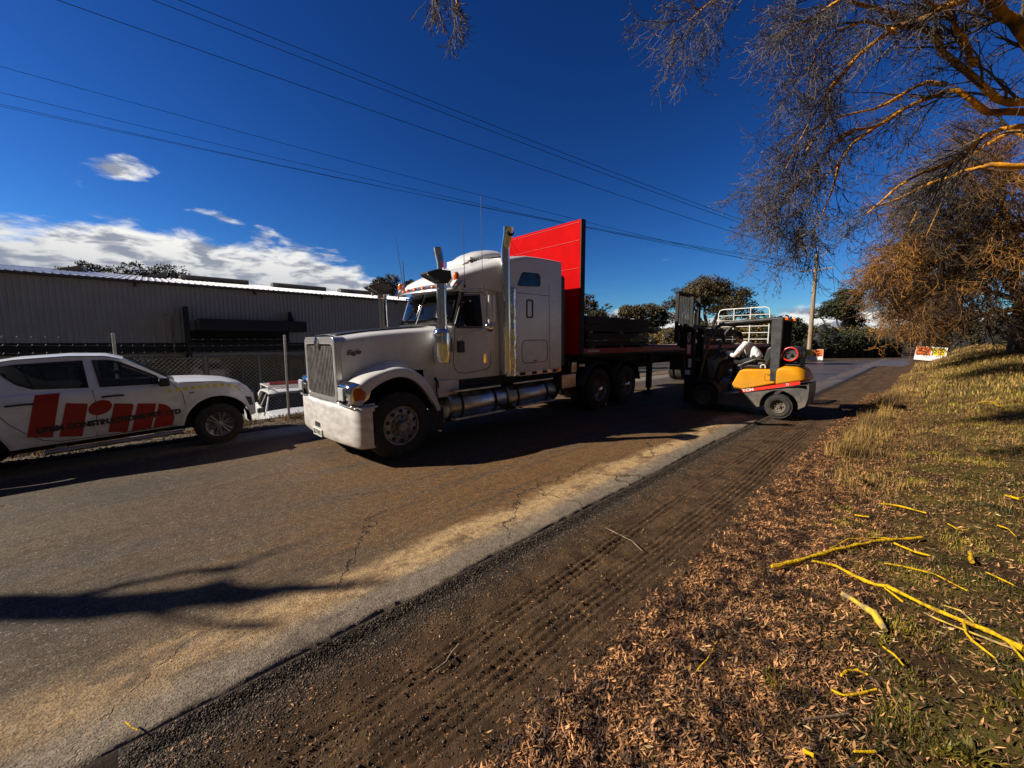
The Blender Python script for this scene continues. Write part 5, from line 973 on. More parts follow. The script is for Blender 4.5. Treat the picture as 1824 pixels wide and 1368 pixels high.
for i in range(int((X1-X0+.4)/.25)):
    x = X0-.2+i*.25
    for dx, dz in ((0, 0), (.17, 0), (.19, .035), (.23, .035)): secs.append([(x+dx, -.16, EZ+.03+dz), (x+dx, 13., EZ+RH+dz), (x+dx, 26.2, EZ+.03+dz)])
b.loft(secs, closed=False, cap=False); rf = b.build('roof', M_roof, shed, smooth=0)
b = MB(); b.box(X0, X1, -.20, -.055, EZ-.10, EZ+.025); b.build('gutter', M_gutter, shed, bevel=.01)
b = MB()
for x in (-1.2, 3.6, 7.1, 12.0): b.box(x-.06, x+.06, -.16, -.035, EZ-.24, EZ-.10); b.tube([(x, -.10, EZ-.15), (x, -.08, EZ-.3)], .035, 6)
b.build('gutter_bracket', M_gutter, shed)
for x0, x1, y in ((1.0, 5.0, 10.5), (6.6, 10.6, 10.5), (11.8, 16.0, 10.5)):
    b = MB(); z = EZ+RH*y/13; b.prism([(y-.35, z-.05), (y-.5, z+.30), (y, z+.40), (y+.5, z+.30), (y+.35, z-.05)], 0, x0+0, x1); b.build('ridge_vent', M_gutter, rf, bevel=.02)
for x0, y in ((-8.2, 9.), (-3.6, 9.), (.1, 9.)):
    z = EZ+RH*y/13; b = MB(); b.add([(x0-1.3, y, z), (x0, y, z+.42), (x0+.2, y, z), (x0-1.3, y+2, z+.2), (x0, y+2, z+.62), (x0+.2, y+2, z+.2)], [(0, 1, 2), (3, 5, 4), (0, 3, 4, 1), (1, 4, 5, 2)]); b.build('skylight_hood', M_gutter, rf)
b = MB(); b.lathe([(0, .09), (.45, .09), (.46, .17), (.55, .2), (.66, .14), (.68, 0)], (13.0, 6.2, EZ+RH*6.2/13), (0, 0, 1), 14); b.build('roof_cowl', M_steel, rf)
b = MB(); b.box(.64, 5.18, -.045, -.008, 3.08, 3.70); b.build('dark_wall_panel', M_dark, shed)  # dark sheet just proud of the wall, between canopy and band
b = MB(); b.box(X0, X1, -.06, .04, 2.55, 3.07); b.build('fascia_band', M_navy, shed)
b = MB(); b.box(.95, 5.75, -1.6, -.06, 3.68, 4.26); cnp = b.build('canopy', M_navy, shed, bevel=.01)
b = MB(); b.box(.944, .952, -1.55, -.2, 3.74, 4.22); b.build('canopy_end', pm('pale_end', (.35, .35, .35), .5), cnp)
b = MB(); b.box(.45, .62, -1.0, -.03, 2.3, 4.85); b.build('blade_wall', M_navy, shed, bevel=.005); b = MB(); b.prism([(-1.0, 4.2), (-.03, 4.2), (-.03, 4.85), (-.25, 4.85)], 0, 5.2, 5.3); b.build('blade_wall', M_navy, shed)
M_win = pm('shop_glass', (.010, .011, .012), .08, var=.2, spec=.7); M_frame = pm('window_frame_grey', (.10, .10, .10), .5, .3)
for i in range(16):
    x = X0+.5+i*2.4
    b = MB(); b.box(x, x+2.2, -.01, .02, .15, 2.35); w_ = b.build('window', M_win, shed)
    b = MB(); 
    for xx in (x, x+.73, x+1.47, x+2.2): b.box(xx-.03, xx+.03, -.05, -.012, .1, 2.40)
    b.box(x, x+2.2, -.052, -.014, 2.30, 2.38); b.box(x, x+2.2, -.052, -.014, .1, .18); b.build('window_frame', M_frame, w_)
b = MB(); b.lathe([(0, .06), (.08, .05), (.09, 0)], (-.15, -.03, 4.45), (0, -1, -.3), 10); b.tube([(0.0, -.05, 2.7), (0.0, -.05, 4.3)], .03, 6); b.build('wall_lamp', M_steel, shed)
# ------------------------------------------------------------------ wire fence
M_galv = pm('galvanised_post', (.36, .35, .33), .5, .6, var=.2, scale=12); M_wire = pm('galvanised_wire', (.13, .125, .12), .5, .5, var=.1)
FQ = -8.45; fx, fy = xy(-.80, FQ); fz = gz(fx, fy)
fence = thing('wire_fence', 'chain link fence topped with barbed wire along the far side of the road', 'fence', (fx, fy, fz), ROADROT)
FA, FB = -11.5, 9.5; FHT = 1.60; pitch = .085
P_ = []
for i in range(int((FB-FA)/pitch)+24):
    for sgn in (-1, 1):
        x0 = FA+i*pitch-(FHT if sgn > 0 else 0); a = (x0, .02); c_ = (x0+FHT, FHT) 
        if sgn < 0: a, c_ = (x0, FHT), (x0+FHT, .02)
        y0, y1 = (.004, -.004) if sgn > 0 else (-.004, .004)
        if a[0] < FA or c_[0] > FB: continue
        P_.append([(a[0], y0, a[1]), (.5*(a[0]+c_[0]), 0, .5*(a[1]+c_[1])), (c_[0], y1, c_[1])])
P_ = np.array(P_, float); V, F = tubes(P_, np.full(P_.shape[:2], .0014), 3); fast('chain_link_mesh', V, F, M_wire, fence)
posts = [-9.2, -5.9, -2.95, 0.0, 2.95, 5.9, 8.8]
for x in posts:
    b = MB(); b.tube([(x, 0, -.25), (x+.01, .0, 2.06)], .028, 12); b.lathe([(0, .032), (.02, .03), (.03, 0)], (x+.01, 0, 2.06), (0, 0, 1), 12); b.build('fence_post', M_galv, fence, smooth=50)
for z in (1.70, 1.84, 1.98):
    b = MB(); b.tube([(x, .03, z+.015*math.sin(x*1.1)) for x in np.arange(FA, FB, .5)], .0022, 4); 
    for x in np.arange(FA, FB, .16): b.tube([(x, .03-.02, z-.02+.015*math.sin(x*1.1)), (x+.02, .03+.02, z+.02+.015*math.sin(x*1.1))], .0018, 3)
    b.build('barbed_strand', M_wire, fence)
for z in (.05, .8, 1.57): b = MB(); b.tube([(FA, .008, z), (FB, .008, z)], .003, 4); b.build('line_wire', M_wire, fence)
def weed(px, py, label, h=.18, n=14):
    p = hcam(px, py); b = MB()
    for _ in range(n):
        a = rng.random()*6.283; l = h*(.5+.7*rng.random()); d = Vector((math.cos(a)*.7, math.sin(a)*.7, .7)); q = d*l+Vector((0, 0, -.02*l)); b.tube([(0, 0, 0), d*l*.5+Vector((0, 0, .02)), q], [.004, .003, .001], 3)
        for k in range(4):
            o = d*l*(.4+.2*k); b.tube([o, o+Vector((rng.normal(0, .03), rng.normal(0, .03), .02))], [.006, .001], 3)
    o = b.build('weed', M_brownbark, smooth=0); o.location = p; tag(o, label, 'weed', 'dry weeds at the fence')
weed(533, 741, 'dark dry weed growing right of the galvanised post near the truck bumper'); weed(517, 745, 'dark dry weed growing left of the galvanised post near the truck bumper', .14); weed(478, 751, 'low dry weed in front of the parked white ute', .10)
# ------------------------------------------------------------------ road work signs
M_sorange = pm('sign_orange', (.85, .17, .015), .5, var=.05); M_syellow = pm('sign_yellow', (.85, .60, .03), .5, var=.05); M_swhite = pm('sign_white', (.80, .80, .78), .5, var=.06)
def sign(px, py, d, az, order, label, roll=0, w=1.45):
    p = unproj(px, py, d); z = gz(p.x, p.y); T = thing('roadwork_sign', label, 'sign', (p.x, p.y, z), (0, R(roll), R(-az)), 'temporary road work signs'); h = .95; tilt = .16
    def f(u, v, o=0): return (u, tilt*v/1.0-o, v+.10)
    b = MB(); b.plate([[(-w/2, 0), (w/2, 0), (w/2, h), (-w/2, h)]], lambda u, v: f(u, v), .02, nrm=(0, 1, 0)); b.build('backing_board', M_swhite, T)
    hw_ = w/2-.02
    for k, side in ((0, order[0]), (1, order[1])):
        x0 = -hw_+k*hw_+.01; x1 = x0+hw_-.02
        b = MB(); m = M_sorange if side == 'o' else M_syellow; ins = 0 if side == 'o' else .05; b.plate([[(x0+ins, .33+ins), (x1-ins, .33+ins), (x1-ins, h-.02-ins), (x0+ins, h-.02-ins)]], lambda u, v: f(u, v, .006), .003, nrm=(0, 1, 0)); pn = b.build('panel', m, T)
        if side == 'o':
            for i, t in enumerate(('END', 'ROAD', 'WORK')): lettering(t, .17, frame((1, 0, 0), (0, tilt, 1), (0, -1, 0), ((x0+x1)/2, tilt*(h-.21-i*.195)-.012, .10+h-.21-i*.195)), M_ink, pn, align='CENTER', bold=.006)
        else:
            b = MB(); 
            for i in range(4): zz = h-.16-i*.10; b.plate([[(x0+.1, zz), (x1-.1-.05*(i % 2), zz), (x1-.1-.05*(i % 2), zz+.03), (x0+.1, zz+.03)]], lambda u, v: f(u, v, .012), .003, nrm=(0, 1, 0))
            b.build('text_line', pm('olive_ink', (.25, .18, .02), .6), pn)
    b = MB()
    for x in (-w/2+.05, w/2-.05): b.tube([(x, .03+tilt*(h-.05), .10+h-.05), (x, .75, .0)], .018, 6); b.tube([(x, .0, -.02), (x, .0+tilt*h+.03, h+.1)], .018, 6)
    b.tube([(-w/2, -.05, .03), (w/2, -.05, .03)], .018, 6); b.build('stand', M_dark, T)
    return T
sign(1447, 640.5, 35., 37, 'yo', 'END ROAD WORK sign before the timber power pole, yellow panel on its left')
sign(1654, 645.5, 27., 44, 'oy', 'tilted END ROAD WORK sign on the right verge, orange panel on its left', roll=5, w=1.5)
# ------------------------------------------------------------------ power pole and wires
M_pole = pm('timber_pole', (.30, .22, .14), .85, var=.35, scale=3, stretch=(8, 8, .4), bump=.4)
pb = unproj(1440, 640, 39.); pz = gz(pb.x, pb.y); PH = 10.3
pole = thing('power_pole', 'tall timber power pole rising behind the left road work sign', 'power pole', (pb.x, pb.y, pz-.2))
b = MB(); b.tube([(0, 0, 0), (.0, 0, 5), (.02, 0, PH)], [.21, .18, .14], 14); b.build('post', M_pole, pole, smooth=50)
u_ = Vector((.70, -.71, 0)); top_ = Vector((pb.x+.02, pb.y, pz-.2)); b = MB(); zc = 8.85; b.tube([u_*-1.35+Vector((0, 0, zc)), u_*1.35+Vector((0, 0, zc))], .055, 6); b.build('cross_arm', M_pole, pole)
INS = []
b = MB()
for k in (-1.25, -.75, .75, 1.25): q = u_*k+Vector((0, 0, zc+.05)); b.lathe([(0, .02), (.05, .05), (.1, .035), (.13, .05), (.17, .02)], q, (0, 0, 1), 8); INS.append(top_+q+Vector((0, 0, .16)))
b.tube([(0.02, 0, PH-.3), u_*.75+Vector((0, 0, PH+.05))], .02, 5); b.tube([(0.02, 0, PH-.3), u_*-.75+Vector((0, 0, PH+.05))], .02, 5); b.tube([(0.02, 0, PH-.1), (0.02, 0, PH+.7)], .02, 5)
for q in (u_*.75+Vector((0, 0, PH+.05)), u_*-.75+Vector((0, 0, PH+.05)), Vector((0.02, 0, PH+.7))): b.lathe([(0, .03), (.06, .06), (.1, .04), (.14, .06), (.2, .02)], q, (0, 0, 1), 8); INS.append(top_+q+Vector((0, 0, .18)))
b.build('insulator', M_steel, pole)
def wire(P0, px, py, d, label, sag=.55, r=.009, ext=1.12, grp='overhead wires'):
    A = Vector(P0); B = unproj(px, py, d); B = A+(B-A)*ext; n = 40; pts = []
    for i in range(n+1): t = i/n; p = A.lerp(B, t); p.z -= 4*sag*t*(1-t); pts.append(p-A)
    b = MB(); b.tube(pts, [r*(2.0-1.35*i/n) for i in range(n+1)], 5); o = b.build('overhead_wire', M_dark, smooth=60); o.location = A; return tag(o, label, 'wire', grp)
wire(INS[6], 345, 0, 9.5, 'upper of the paired high wires crossing the top of the photo', .35)
wire(INS[4], 300, 0, 9.2, 'lower of the paired high wires crossing the top of the photo', .35)
wire(INS[5], 135, 0, 8.6, 'single high wire crossing the photo left of the pair', .35)
wire(INS[0], 0, 106, 11.5, 'highest of the lower wires at the left edge', .5, .008); wire(INS[1], 0, 153, 12.0, 'middle of the lower wires at the left edge', .5, .008); wire(INS[2], 0, 172, 12.6, 'lowest but one of the lower wires at the left edge', .6, .008); wire(INS[3], 0, 176, 13.0, 'lowest of the lower wires at the left edge', .6, .008)
for i, (k, px, py) in enumerate(((6, 1518, 505), (5, 1505, 515), (1, 1500, 540), (3, 1490, 545))): wire(INS[k], px, py, 58, ('uppermost wire running down from the pole behind the gum tree', 'second wire running down from the pole behind the gum tree', 'thin wire falling from the cross arm towards the hedge', 'lowest thin wire falling from the cross arm towards the hedge')[i], .2, .012, 1.15)
# ------------------------------------------------------------------ bare trees
def mat_bark(name, dark, lich, pos, scale=5, bump=.8):
    return pm(name, dark, .85, var=.25, scale=scale, col2=lich, mixpos=pos, bump=bump, bscale=40, bdist=.02)
M_bark = mat_bark('lichen_orange_bark', (.050, .038, .028), (.90, .38, .015), .45, 2.6)
M_twigbark = mat_bark('twig_bark', (.085, .070, .060), (.34, .20, .05), .60, 3)
M_twig = pm('grey_twig', (.070, .056, .048), .8, var=.3, scale=4, col2=(.16, .13, .105), island=.4)
M_twigb = pm('brown_twig', (.060, .042, .026), .8, var=.3, scale=.35, col2=(.38, .17, .025), mixpos=.56, island=.85)
def unit(v): return v/(np.linalg.norm(v, axis=-1, keepdims=True)+1e-9)
def spawn(P, Rr, per, length, ang, rf, K, droop=.0, up=.0, wander=.12, t0=.15, t1=1., rmin=.003, taper=.35):
    M, K0, _ = P.shape; idx = np.repeat(np.arange(M), per); m = len(idx); t = t0+(t1-t0)*rng.random(m); f = t*(K0-1); i = np.clip(f.astype(int), 0, K0-2); w = (f-i)[:, None]
    p = P[idx, i]*(1-w)+P[idx, i+1]*w; tan = unit(P[idx, i+1]-P[idx, i]); r0 = Rr[idx, i]*(1-w[:, 0])+Rr[idx, i+1]*w[:, 0]
    rnd = unit(rng.normal(size=(m, 3))); perp = unit(np.cross(tan, rnd)); a = np.radians(ang*(.6+.8*rng.random(m)))[:, None]; d = unit(tan*np.cos(a)+perp*np.sin(a))
    L_ = length*(.45+.9*rng.random(m))*(1.15-.45*t); st = (L_/(K-1))[:, None]; out = [p]; 
    for k in range(K-1):
        d = unit(d+wander*rng.normal(size=(m, 3))+np.array([0, 0, 1.])*(-droop+(up*(k/(K-1))**1.5*2))); p = p+d*st; out.append(p)
    PP = np.stack(out, 1); r = np.maximum(r0*rf, rmin)[:, None]*np.linspace(1, taper, K)[None]; return PP, np.maximum(r, rmin*.7)
def resample(pts, K):
    P = np.array([list(p) for p in pts], float); 
    Pc = np.vstack([2*P[0]-P[1], P, 2*P[-1]-P[-2]]); seg = np.linspace(0, len(P)-1-1e-6, K); out = []
    for s in seg:
        i = int(s); t = s-i; p0, p1, p2, p3 = Pc[i], Pc[i+1], Pc[i+2], Pc[i+3]; out.append(.5*((2*p1)+(p2-p0)*t+(2*p0-5*p1+4*p2-p3)*t*t+(3*p1-p0-3*p2+p3)*t**3))
    return np.array(out)
def bare_tree(name, label, root, trunk, tr, limbs, lv, hooks=3, mats=(None, None, None), group='bare trees on the right verge', cat='tree', hooklen=.07, hookr=.005, K=16):
    T = thing(name, label, cat, tuple(root), group=group); O = np.array(root)[None, None]
    if trunk is not None: tp = resample(trunk, 14); V, F = tubes(tp[None]-O, np.interp(np.linspace(0, 1, 14), [0, .08, 1], [tr[0]*1.35, tr[0], tr[1]])[None]*(1+.04*rng.normal(size=(1, 14))), 14); fast('trunk', V, F, mats[0], T, smooth=True)
    P = np.stack([resample([l[0] for l in L_], K) for L_ in limbs]); Rr = np.stack([np.interp(np.linspace(0, 1, K), np.linspace(0, 1, len(L_)), [l[1] for l in L_]) for L_ in limbs])
    P[:, 1:-1] += rng.normal(size=P[:, 1:-1].shape)*Rr[:, 1:-1, None]*.35
    for i in range(len(P)): V, F = tubes(P[i:i+1]-O, Rr[i:i+1]*(1+.08*rng.normal(size=Rr[i:i+1].shape)), 9); fast('limb', V, F, mats[0], T, smooth=True)
    allV, allF, off = [], [], 0; cur = (P, Rr); levels = []
    for j, kw in enumerate(lv):
        nx = spawn(*cur, **kw); levels.append(nx); cur = nx if j else (nx[0], nx[1])
    for lvl in levels:
        V, F = tubes(lvl[0]-O, lvl[1], 5 if lvl is levels[0] else 3); allV.append(V); allF.append(F+off); off += len(V)
    if hooks:
        q = levels[-1]; hp = spawn(q[0], q[1], hooks, hooklen, 55, 1.0, 3, -.1, .35, .3, .5, 1., hookr, .6); V, F = tubes(hp[0]-O, hp[1]*np.array([.7, 1.1, .5])[None], 3); allV.append(V); allF.append(F+off); off += len(V)
    fast('crown', np.concatenate(allV), np.concatenate(allF), mats[2], T); return T
def U(px, py, d): return tuple(unproj(px, py, d))
# A: the big tree whose limbs reach over the verge from the right
rx, ry = 12.6, 6.0; rz = gz(rx, ry)
c1, c2 = (12.4, 5.9, 3.6), (12.2, 5.8, 5.4)
LA = [
 [(c2, .20), (U(1950, 190, 5.8), .09), (U(1824, 62, 5.6), .07), (U(1770, 10, 5.5), .065), (U(1690, -70, 5.0), .07), (U(1560, -160, 4.8), .06)],
 [(c1, .16), (U(1920, 190, 5.6), .065), (U(1824, 184, 5.7), .052), (U(1772, 178, 5.8), .048), (U(1752, 147, 5.8), .048), (U(1695, 107, 5.8), .042), (U(1667, 67, 5.7), .042), (U(1636, 44, 5.7), .034), (U(1572, 22, 5.6), .03), (U(1480, -10, 5.4), .015)],
 [(U(1840, 200, 5.9), .055), (U(1775, 200, 6.0), .044), (U(1751, 198, 6.0), .042), (U(1719, 165, 6.0), .038), (U(1687, 162, 6.1), .038), (U(1655, 175, 6.2), .034), (U(1608, 194, 6.3), .028), (U(1532, 246, 6.4), .026), (U(1497, 285, 6.5), .02), (U(1472, 370, 6.6), .012), (U(1440, 420, 6.6), .006)],
 [(U(1772, -20, 5.2), .06), (U(1687, 8, 5.3), .045), (U(1648, 32, 5.4), .045), (U(1576, 62, 5.6), .032), (U(1517, 112, 5.7), .022), (U(1478, 165, 5.8), .012)],
 [(U(1860, 225, 6.0), .045), (U(1783, 230, 6.2), .035), (U(1745, 250, 6.4), .036), (U(1700, 285, 6.5), .035), (U(1620, 320, 6.7), .022), (U(1545, 380, 6.8), .01)],
 [(U(1700, -75, 5.0), .07), (U(1560, -60, 5.1), .05), (U(1400, -40, 5.3), .035), (U(1320, -22, 5.5), .020), (U(1270, 0, 5.6), .012), (U(1225, 40, 5.6), .006)],
 [(U(1640, -110, 4.9), .05), (U(1540, -40, 5.2), .03), (U(1480, 10, 5.4), .02), (U(1410, 50, 5.5), .010)],
 [(U(1685, 150, 6.1), .035), (U(1640, 150, 6.2), .03), (U(1570, 190, 6.3), .02), (U(1480, 215, 6.4), .013), (U(1420, 290, 6.4), .007)],
 [(U(1608, 196, 6.3), .03), (U(1560, 225, 6.2), .022), (U(1500, 240, 6.2), .014), (U(1440, 310, 6.2), .008), (U(1400, 340, 6.3), .005)],
 [(U(1840, 295, 7.5), .055), (U(1775, 294, 7.6), .045), (U(1727, 302, 7.8), .036), (U(1687, 317, 7.9), .042), (U(1640, 335, 8.0), .03), (U(1590, 358, 8.0), .018), (U(1536, 374, 8.0), .007)],
 [(U(1520, 235, 6.2), .02), (U(1480, 260, 6.2), .016), (U(1440, 310, 6.2), .011), (U(1405, 345, 6.3), .007), (U(1390, 365, 6.3), .004)],
 [(U(1497, 285, 6.5), .018), (U(1460, 330, 6.4), .014), (U(1430, 370, 6.4), .010), (U(1412, 400, 6.4), .006)],
 [(U(1517, 112, 5.7), .02), (U(1470, 170, 5.8), .015), (U(1430, 240, 5.9), .010), (U(1400, 300, 6.0), .006)],
 [(U(1600, 60, 5.5), .025), (U(1540, 40, 5.4), .018), (U(1470, 70, 5.4), .012), (U(1440, 130, 5.4), .006)],
 [(U(1735, 120, 5.7), .05), (U(1715, 70, 5.6), .04), (U(1690, 30, 5.5), .03), (U(1600, -30, 5.3), .015)],
]
lvA = [dict(per=14, length=1.0, ang=34, rf=.42, K=9, droop=.045, up=.02, wander=.10, t0=.22, rmin=.006),
       dict(per=6, length=.56, ang=34, rf=.55, K=7, droop=.09, up=.10, wander=.14, t0=.1, rmin=.0042),
       dict(per=5, length=.30, ang=36, rf=.7, K=6, droop=.13, up=.34, wander=.12, t0=.15, rmin=.0036)]
bare_tree('bare_tree', 'large bare tree with orange lichen limbs reaching in from the upper right corner', (rx, ry, rz), [(rx, ry, rz-.2), (rx-.05, ry, rz+1.5), c1, c2], (.34, .24), LA, lvA, 1, (M_bark, M_twigbark, M_twig), hooklen=.09, hookr=.006)
# the spray of twigs hanging into the top edge belongs to a limb of the tree above the photographer
LO = [[((-.2, 2.9, 7.6), .07), ((-.5, 3.1, 6.9), .05), ((-.62, 3.3, 6.0), .028), (U(806, -50, 3.9), .014), (U(812, -14, 3.9), .010), (U(815, 18, 3.9), .006)], [((-.55, 3.2, 6.5), .03), (U(775, -90, 3.9), .012), (U(778, -12, 3.9), .006)]]
bare_tree('bare_tree', 'overhanging tree of which only a few twigs dip into the top edge of the photo', (2.2, -3.8, gz(2.2, -3.8)), [(2.2, -3.8, gz(2.2, -3.8)-.2), (2.1, -3.6, 3.), (1.4, -1.4, 5.6), (-.2, 2.9, 7.7)], (.30, .08), LO, [dict(per=5, length=.45, ang=24, rf=.5, K=7, droop=.35, wander=.12, t0=.55, rmin=.006), dict(per=5, length=.30, ang=28, rf=.7, K=6, droop=.3, up=.12, wander=.16, t0=.1, rmin=.0042), dict(per=3, length=.12, ang=40, rf=.8, K=4, droop=.1, up=.3, wander=.2, t0=.2, rmin=.0036)], 1, (M_bark, M_twigbark, M_twig), hooklen=.05)
# B: dense drooping tree further along the verge
bx, by = 19.0, 11.6; bz = gz(bx, by); cB = (18.7, 11.4, 5.0)
LB = [
 [(cB, .20), (U(1850, 330, 11.8), .13), (U(1800, 318, 11.8), .11), (U(1770, 345, 11.9), .09), (U(1735, 375, 12), .06), (U(1700, 430, 12), .04), (U(1640, 500, 12.2), .02)],
 [(cB, .19), (U(1850, 408, 12), .12), (U(1800, 405, 12), .11), (U(1757, 417, 12.2), .09), (U(1715, 400, 12.4), .06), (U(1660, 380, 12.6), .035), (U(1590, 410, 13), .015)],
 [(cB, .15), (U(1840, 250, 12), .10), (U(1790, 240, 12.3), .07), (U(1740, 270, 12.5), .05), (U(1680, 320, 12.8), .03), (U(1610, 380, 13), .012)],
 [(U(1757, 417, 12.2), .07), (U(1700, 450, 12.3), .05), (U(1650, 470, 12.5), .035), (U(1620, 465, 12.8), .02), (U(1590, 480, 13), .01)],
 [(cB, .13), (U(1850, 470, 12), .09), (U(1790, 465, 12.2), .07), (U(1740, 480, 12.4), .05), (U(1695, 490, 12.8), .03), (U(1660, 500, 13), .012)],
 [(U(1790, 345, 11.9), .05), (U(1775, 390, 11.6), .03), (U(1765, 440, 11.4), .015)], [(U(1700, 320, 12.6), .04), (U(1650, 350, 12.2), .03), (U(1600, 450, 12), .012)],
 [(U(1800, 318, 11.8), .06), (U(1740, 300, 11.5), .04), (U(1690, 340, 11.4), .02), (U(1650, 420, 11.4), .01)],
]
lvB = [dict(per=20, length=1.75, ang=46, rf=.42, K=9, droop=.08, wander=.14, t0=.15, rmin=.014), dict(per=8, length=1.0, ang=40, rf=.5, K=7, droop=.10, up=.10, wander=.16, t0=.1, rmin=.009), dict(per=6, length=.48, ang=42, rf=.7, K=5, droop=.12, up=.2, wander=.2, t0=.15, rmin=.0065)]
bare_tree('bare_tree', 'dense drooping brown tree with orange lit limbs standing behind the big corner tree', (bx, by, bz), [(bx, by, bz-.2), (bx, by, bz+2), cB], (.40, .3), LB, lvB, 2, (M_bark, M_twigbark, M_twigb), hooklen=.13, hookr=.009)
# C: the tree whose grey trunk is seen at the right edge
cx_, cy_ = unproj(1808, 634, 19.5)[:2]; cz_ = gz(cx_, cy_); tt = Vector((cx_, cy_, 0)); top_c = (cx_-.1, cy_, cz_+2.6)
LC = [
 [((cx_, cy_, cz_+2.2), .17), (U(1770, 556, 19.2), .13), (U(1730, 560, 19), .10), (U(1690, 555, 19), .05), (U(1650, 545, 19), .02)],
 [(top_c, .18), (U(1790, 500, 19), .14), (U(1750, 450, 18.6), .10), (U(1700, 420, 18.4), .06), (U(1630, 430, 18.4), .02)], [(top_c, .18), (U(1810, 480, 19), .14), (U(1800, 400, 19), .10), (U(1770, 330, 19), .06), (U(1740, 290, 19), .02)],
 [(top_c, .16), (U(1840, 480, 19.4), .12), (U(1870, 420, 19.6), .08), (U(1880, 350, 20), .03)], [(top_c, .14), (U(1760, 520, 19.6), .10), (U(1700, 500, 20), .07), (U(1650, 500, 20.5), .04), (U(1600, 520, 21), .015)],
 [(U(1750, 450, 18.6), .07), (U(1700, 480, 18.2), .05), (U(1660, 515, 18), .03), (U(1630, 550, 18), .01)], [(U(1790, 500, 19), .07), (U(1760, 480, 18), .05), (U(1730, 480, 17.4), .03), (U(1705, 520, 17), .01)],
]
lvC = [dict(per=20, length=2.5, ang=46, rf=.42, K=9, droop=.07, wander=.15, t0=.15, rmin=.02), dict(per=9, length=1.3, ang=42, rf=.5, K=7, droop=.09, up=.08, wander=.17, t0=.1, rmin=.013), dict(per=8, length=.65, ang=44, rf=.7, K=4, droop=.12, up=.15, wander=.2, t0=.15, rmin=.009)]
bare_tree('bare_tree', 'distant spreading tree whose grey forked trunk stands at the right edge of the photo', (cx_, cy_, cz_), [(cx_, cy_, cz_-.2), (cx_+.02, cy_, cz_+1.1), top_c], (.34, .24), LC, lvC, 1, (pm('grey_trunk', (.15, .12, .085), .85, var=.3, col2=(.30, .19, .06), mixpos=.60, bump=.7, bscale=18), M_bark, M_twigb), hooklen=.2, hookr=.012)
# D: the bare tree left of the picture that throws the long branch shadow over the road
ex, ey = -13.2, 1.36; ez = gz(ex, ey); k_ = math.tan(R(SUN_EL))
def shp(x, y, back): return (x-back*math.sin(R(SUN_TO-180))*1.0, y-back*math.cos(R(SUN_TO-180)), back*k_)
LD = [[((ex, ey, ez+3.8), .16), (shp(-3.0, 2.62, 9.6), .15), (shp(-2.2, 2.69, 10.2), .14), (shp(-1.6, 2.75, 10.6), .06), (shp(-.9, 2.82, 11.), .02)], [(shp(-3.4, 2.62, 9.2), .05), (shp(-2.75, 2.95, 9.6), .028), (shp(-2.3, 3.05, 9.9), .05)], [(shp(-2.9, 2.62, 9.4), .05), (shp(-2.2, 2.42, 9.8), .02), (shp(-1.62, 2.36, 10.2), .05)]]
bare_tree('bare_tree', 'bare tree left of the ute outside the photo throwing the long branch shadow', (ex, ey, ez), [(ex, ey, ez-.2), (ex, ey, ez+2), (ex, ey, ez+4)], (.16, .14), LD, [dict(per=2, length=.5, ang=25, rf=.25, K=6, droop=.05, wander=.12, t0=.6, rmin=.010), dict(per=2, length=.3, ang=40, rf=.5, K=5, t0=.2, rmin=.008)], 0, (M_bark, M_twigbark, M_twig))

# ------------------------------------------------------------------ leafy trees, hedges and scrub
def fol(name, c1_, c2_, pos=.5, isl=.5, sc=.35): return pm(name, c1_, .7, var=.35, scale=sc, col2=c2_, mixpos=pos, island=isl)
F_gum = fol('gum_leaf', (.042, .044, .018), (.115, .080, .028)); F_dark = fol('dark_leaf', (.022, .032, .010), (.055, .062, .016)); F_gold = fol('golden_leaf', (.060, .056, .014), (.20, .13, .022), .5, .6); F_scrub = fol('scrub_leaf', (.055, .050, .022), (.14, .105, .035), .5, .6); F_grey = fol('grey_twiggery', (.07, .062, .055), (.13, .115, .10))
def clumps(cs, rs, n, size, flat=.75, shell=.5):
    """leaf quads in clumps gathered in the ellipsoids cs/rs"""
    cs = np.array(cs, float); rs = np.array(rs, float); vol = rs.prod(1)**.7; nb = np.maximum(6, (90*vol/vol.sum()*len(cs)**.5*2).astype(int)); cc, cr = [], []
    for c, r, k in zip(cs, rs, nb):
        d = unit(rng.normal(size=(k, 3))); rad = (shell+(1-shell)*rng.random((k, 1)))*.92; cc.append(c+d*r*rad); cr.append(np.full(k, r.mean()*.34)*(.6+.7*rng.random(k)))
    cc = np.concatenate(cc); cr = np.concatenate(cr); j = rng.choice(len(cc), n, p=cr**2/(cr**2).sum()); d = unit(rng.normal(size=(n, 3)))*(rng.random((n, 1))**.45)*np.array([1, 1, flat]); p = cc[j]+d*cr[j][:, None]
    s = size*(.5+.9*rng.random((n, 1))); a = unit(rng.normal(size=(n, 3))+np.array([0, 0, -.3])); b_ = unit(np.cross(a, rng.normal(size=(n, 3)))); V = np.stack([p-a*s, p+b_*s*.45, p+a*s, p-b_*s*.45], 1); return V.reshape(-1, 3), np.arange(n*4).reshape(n, 4)
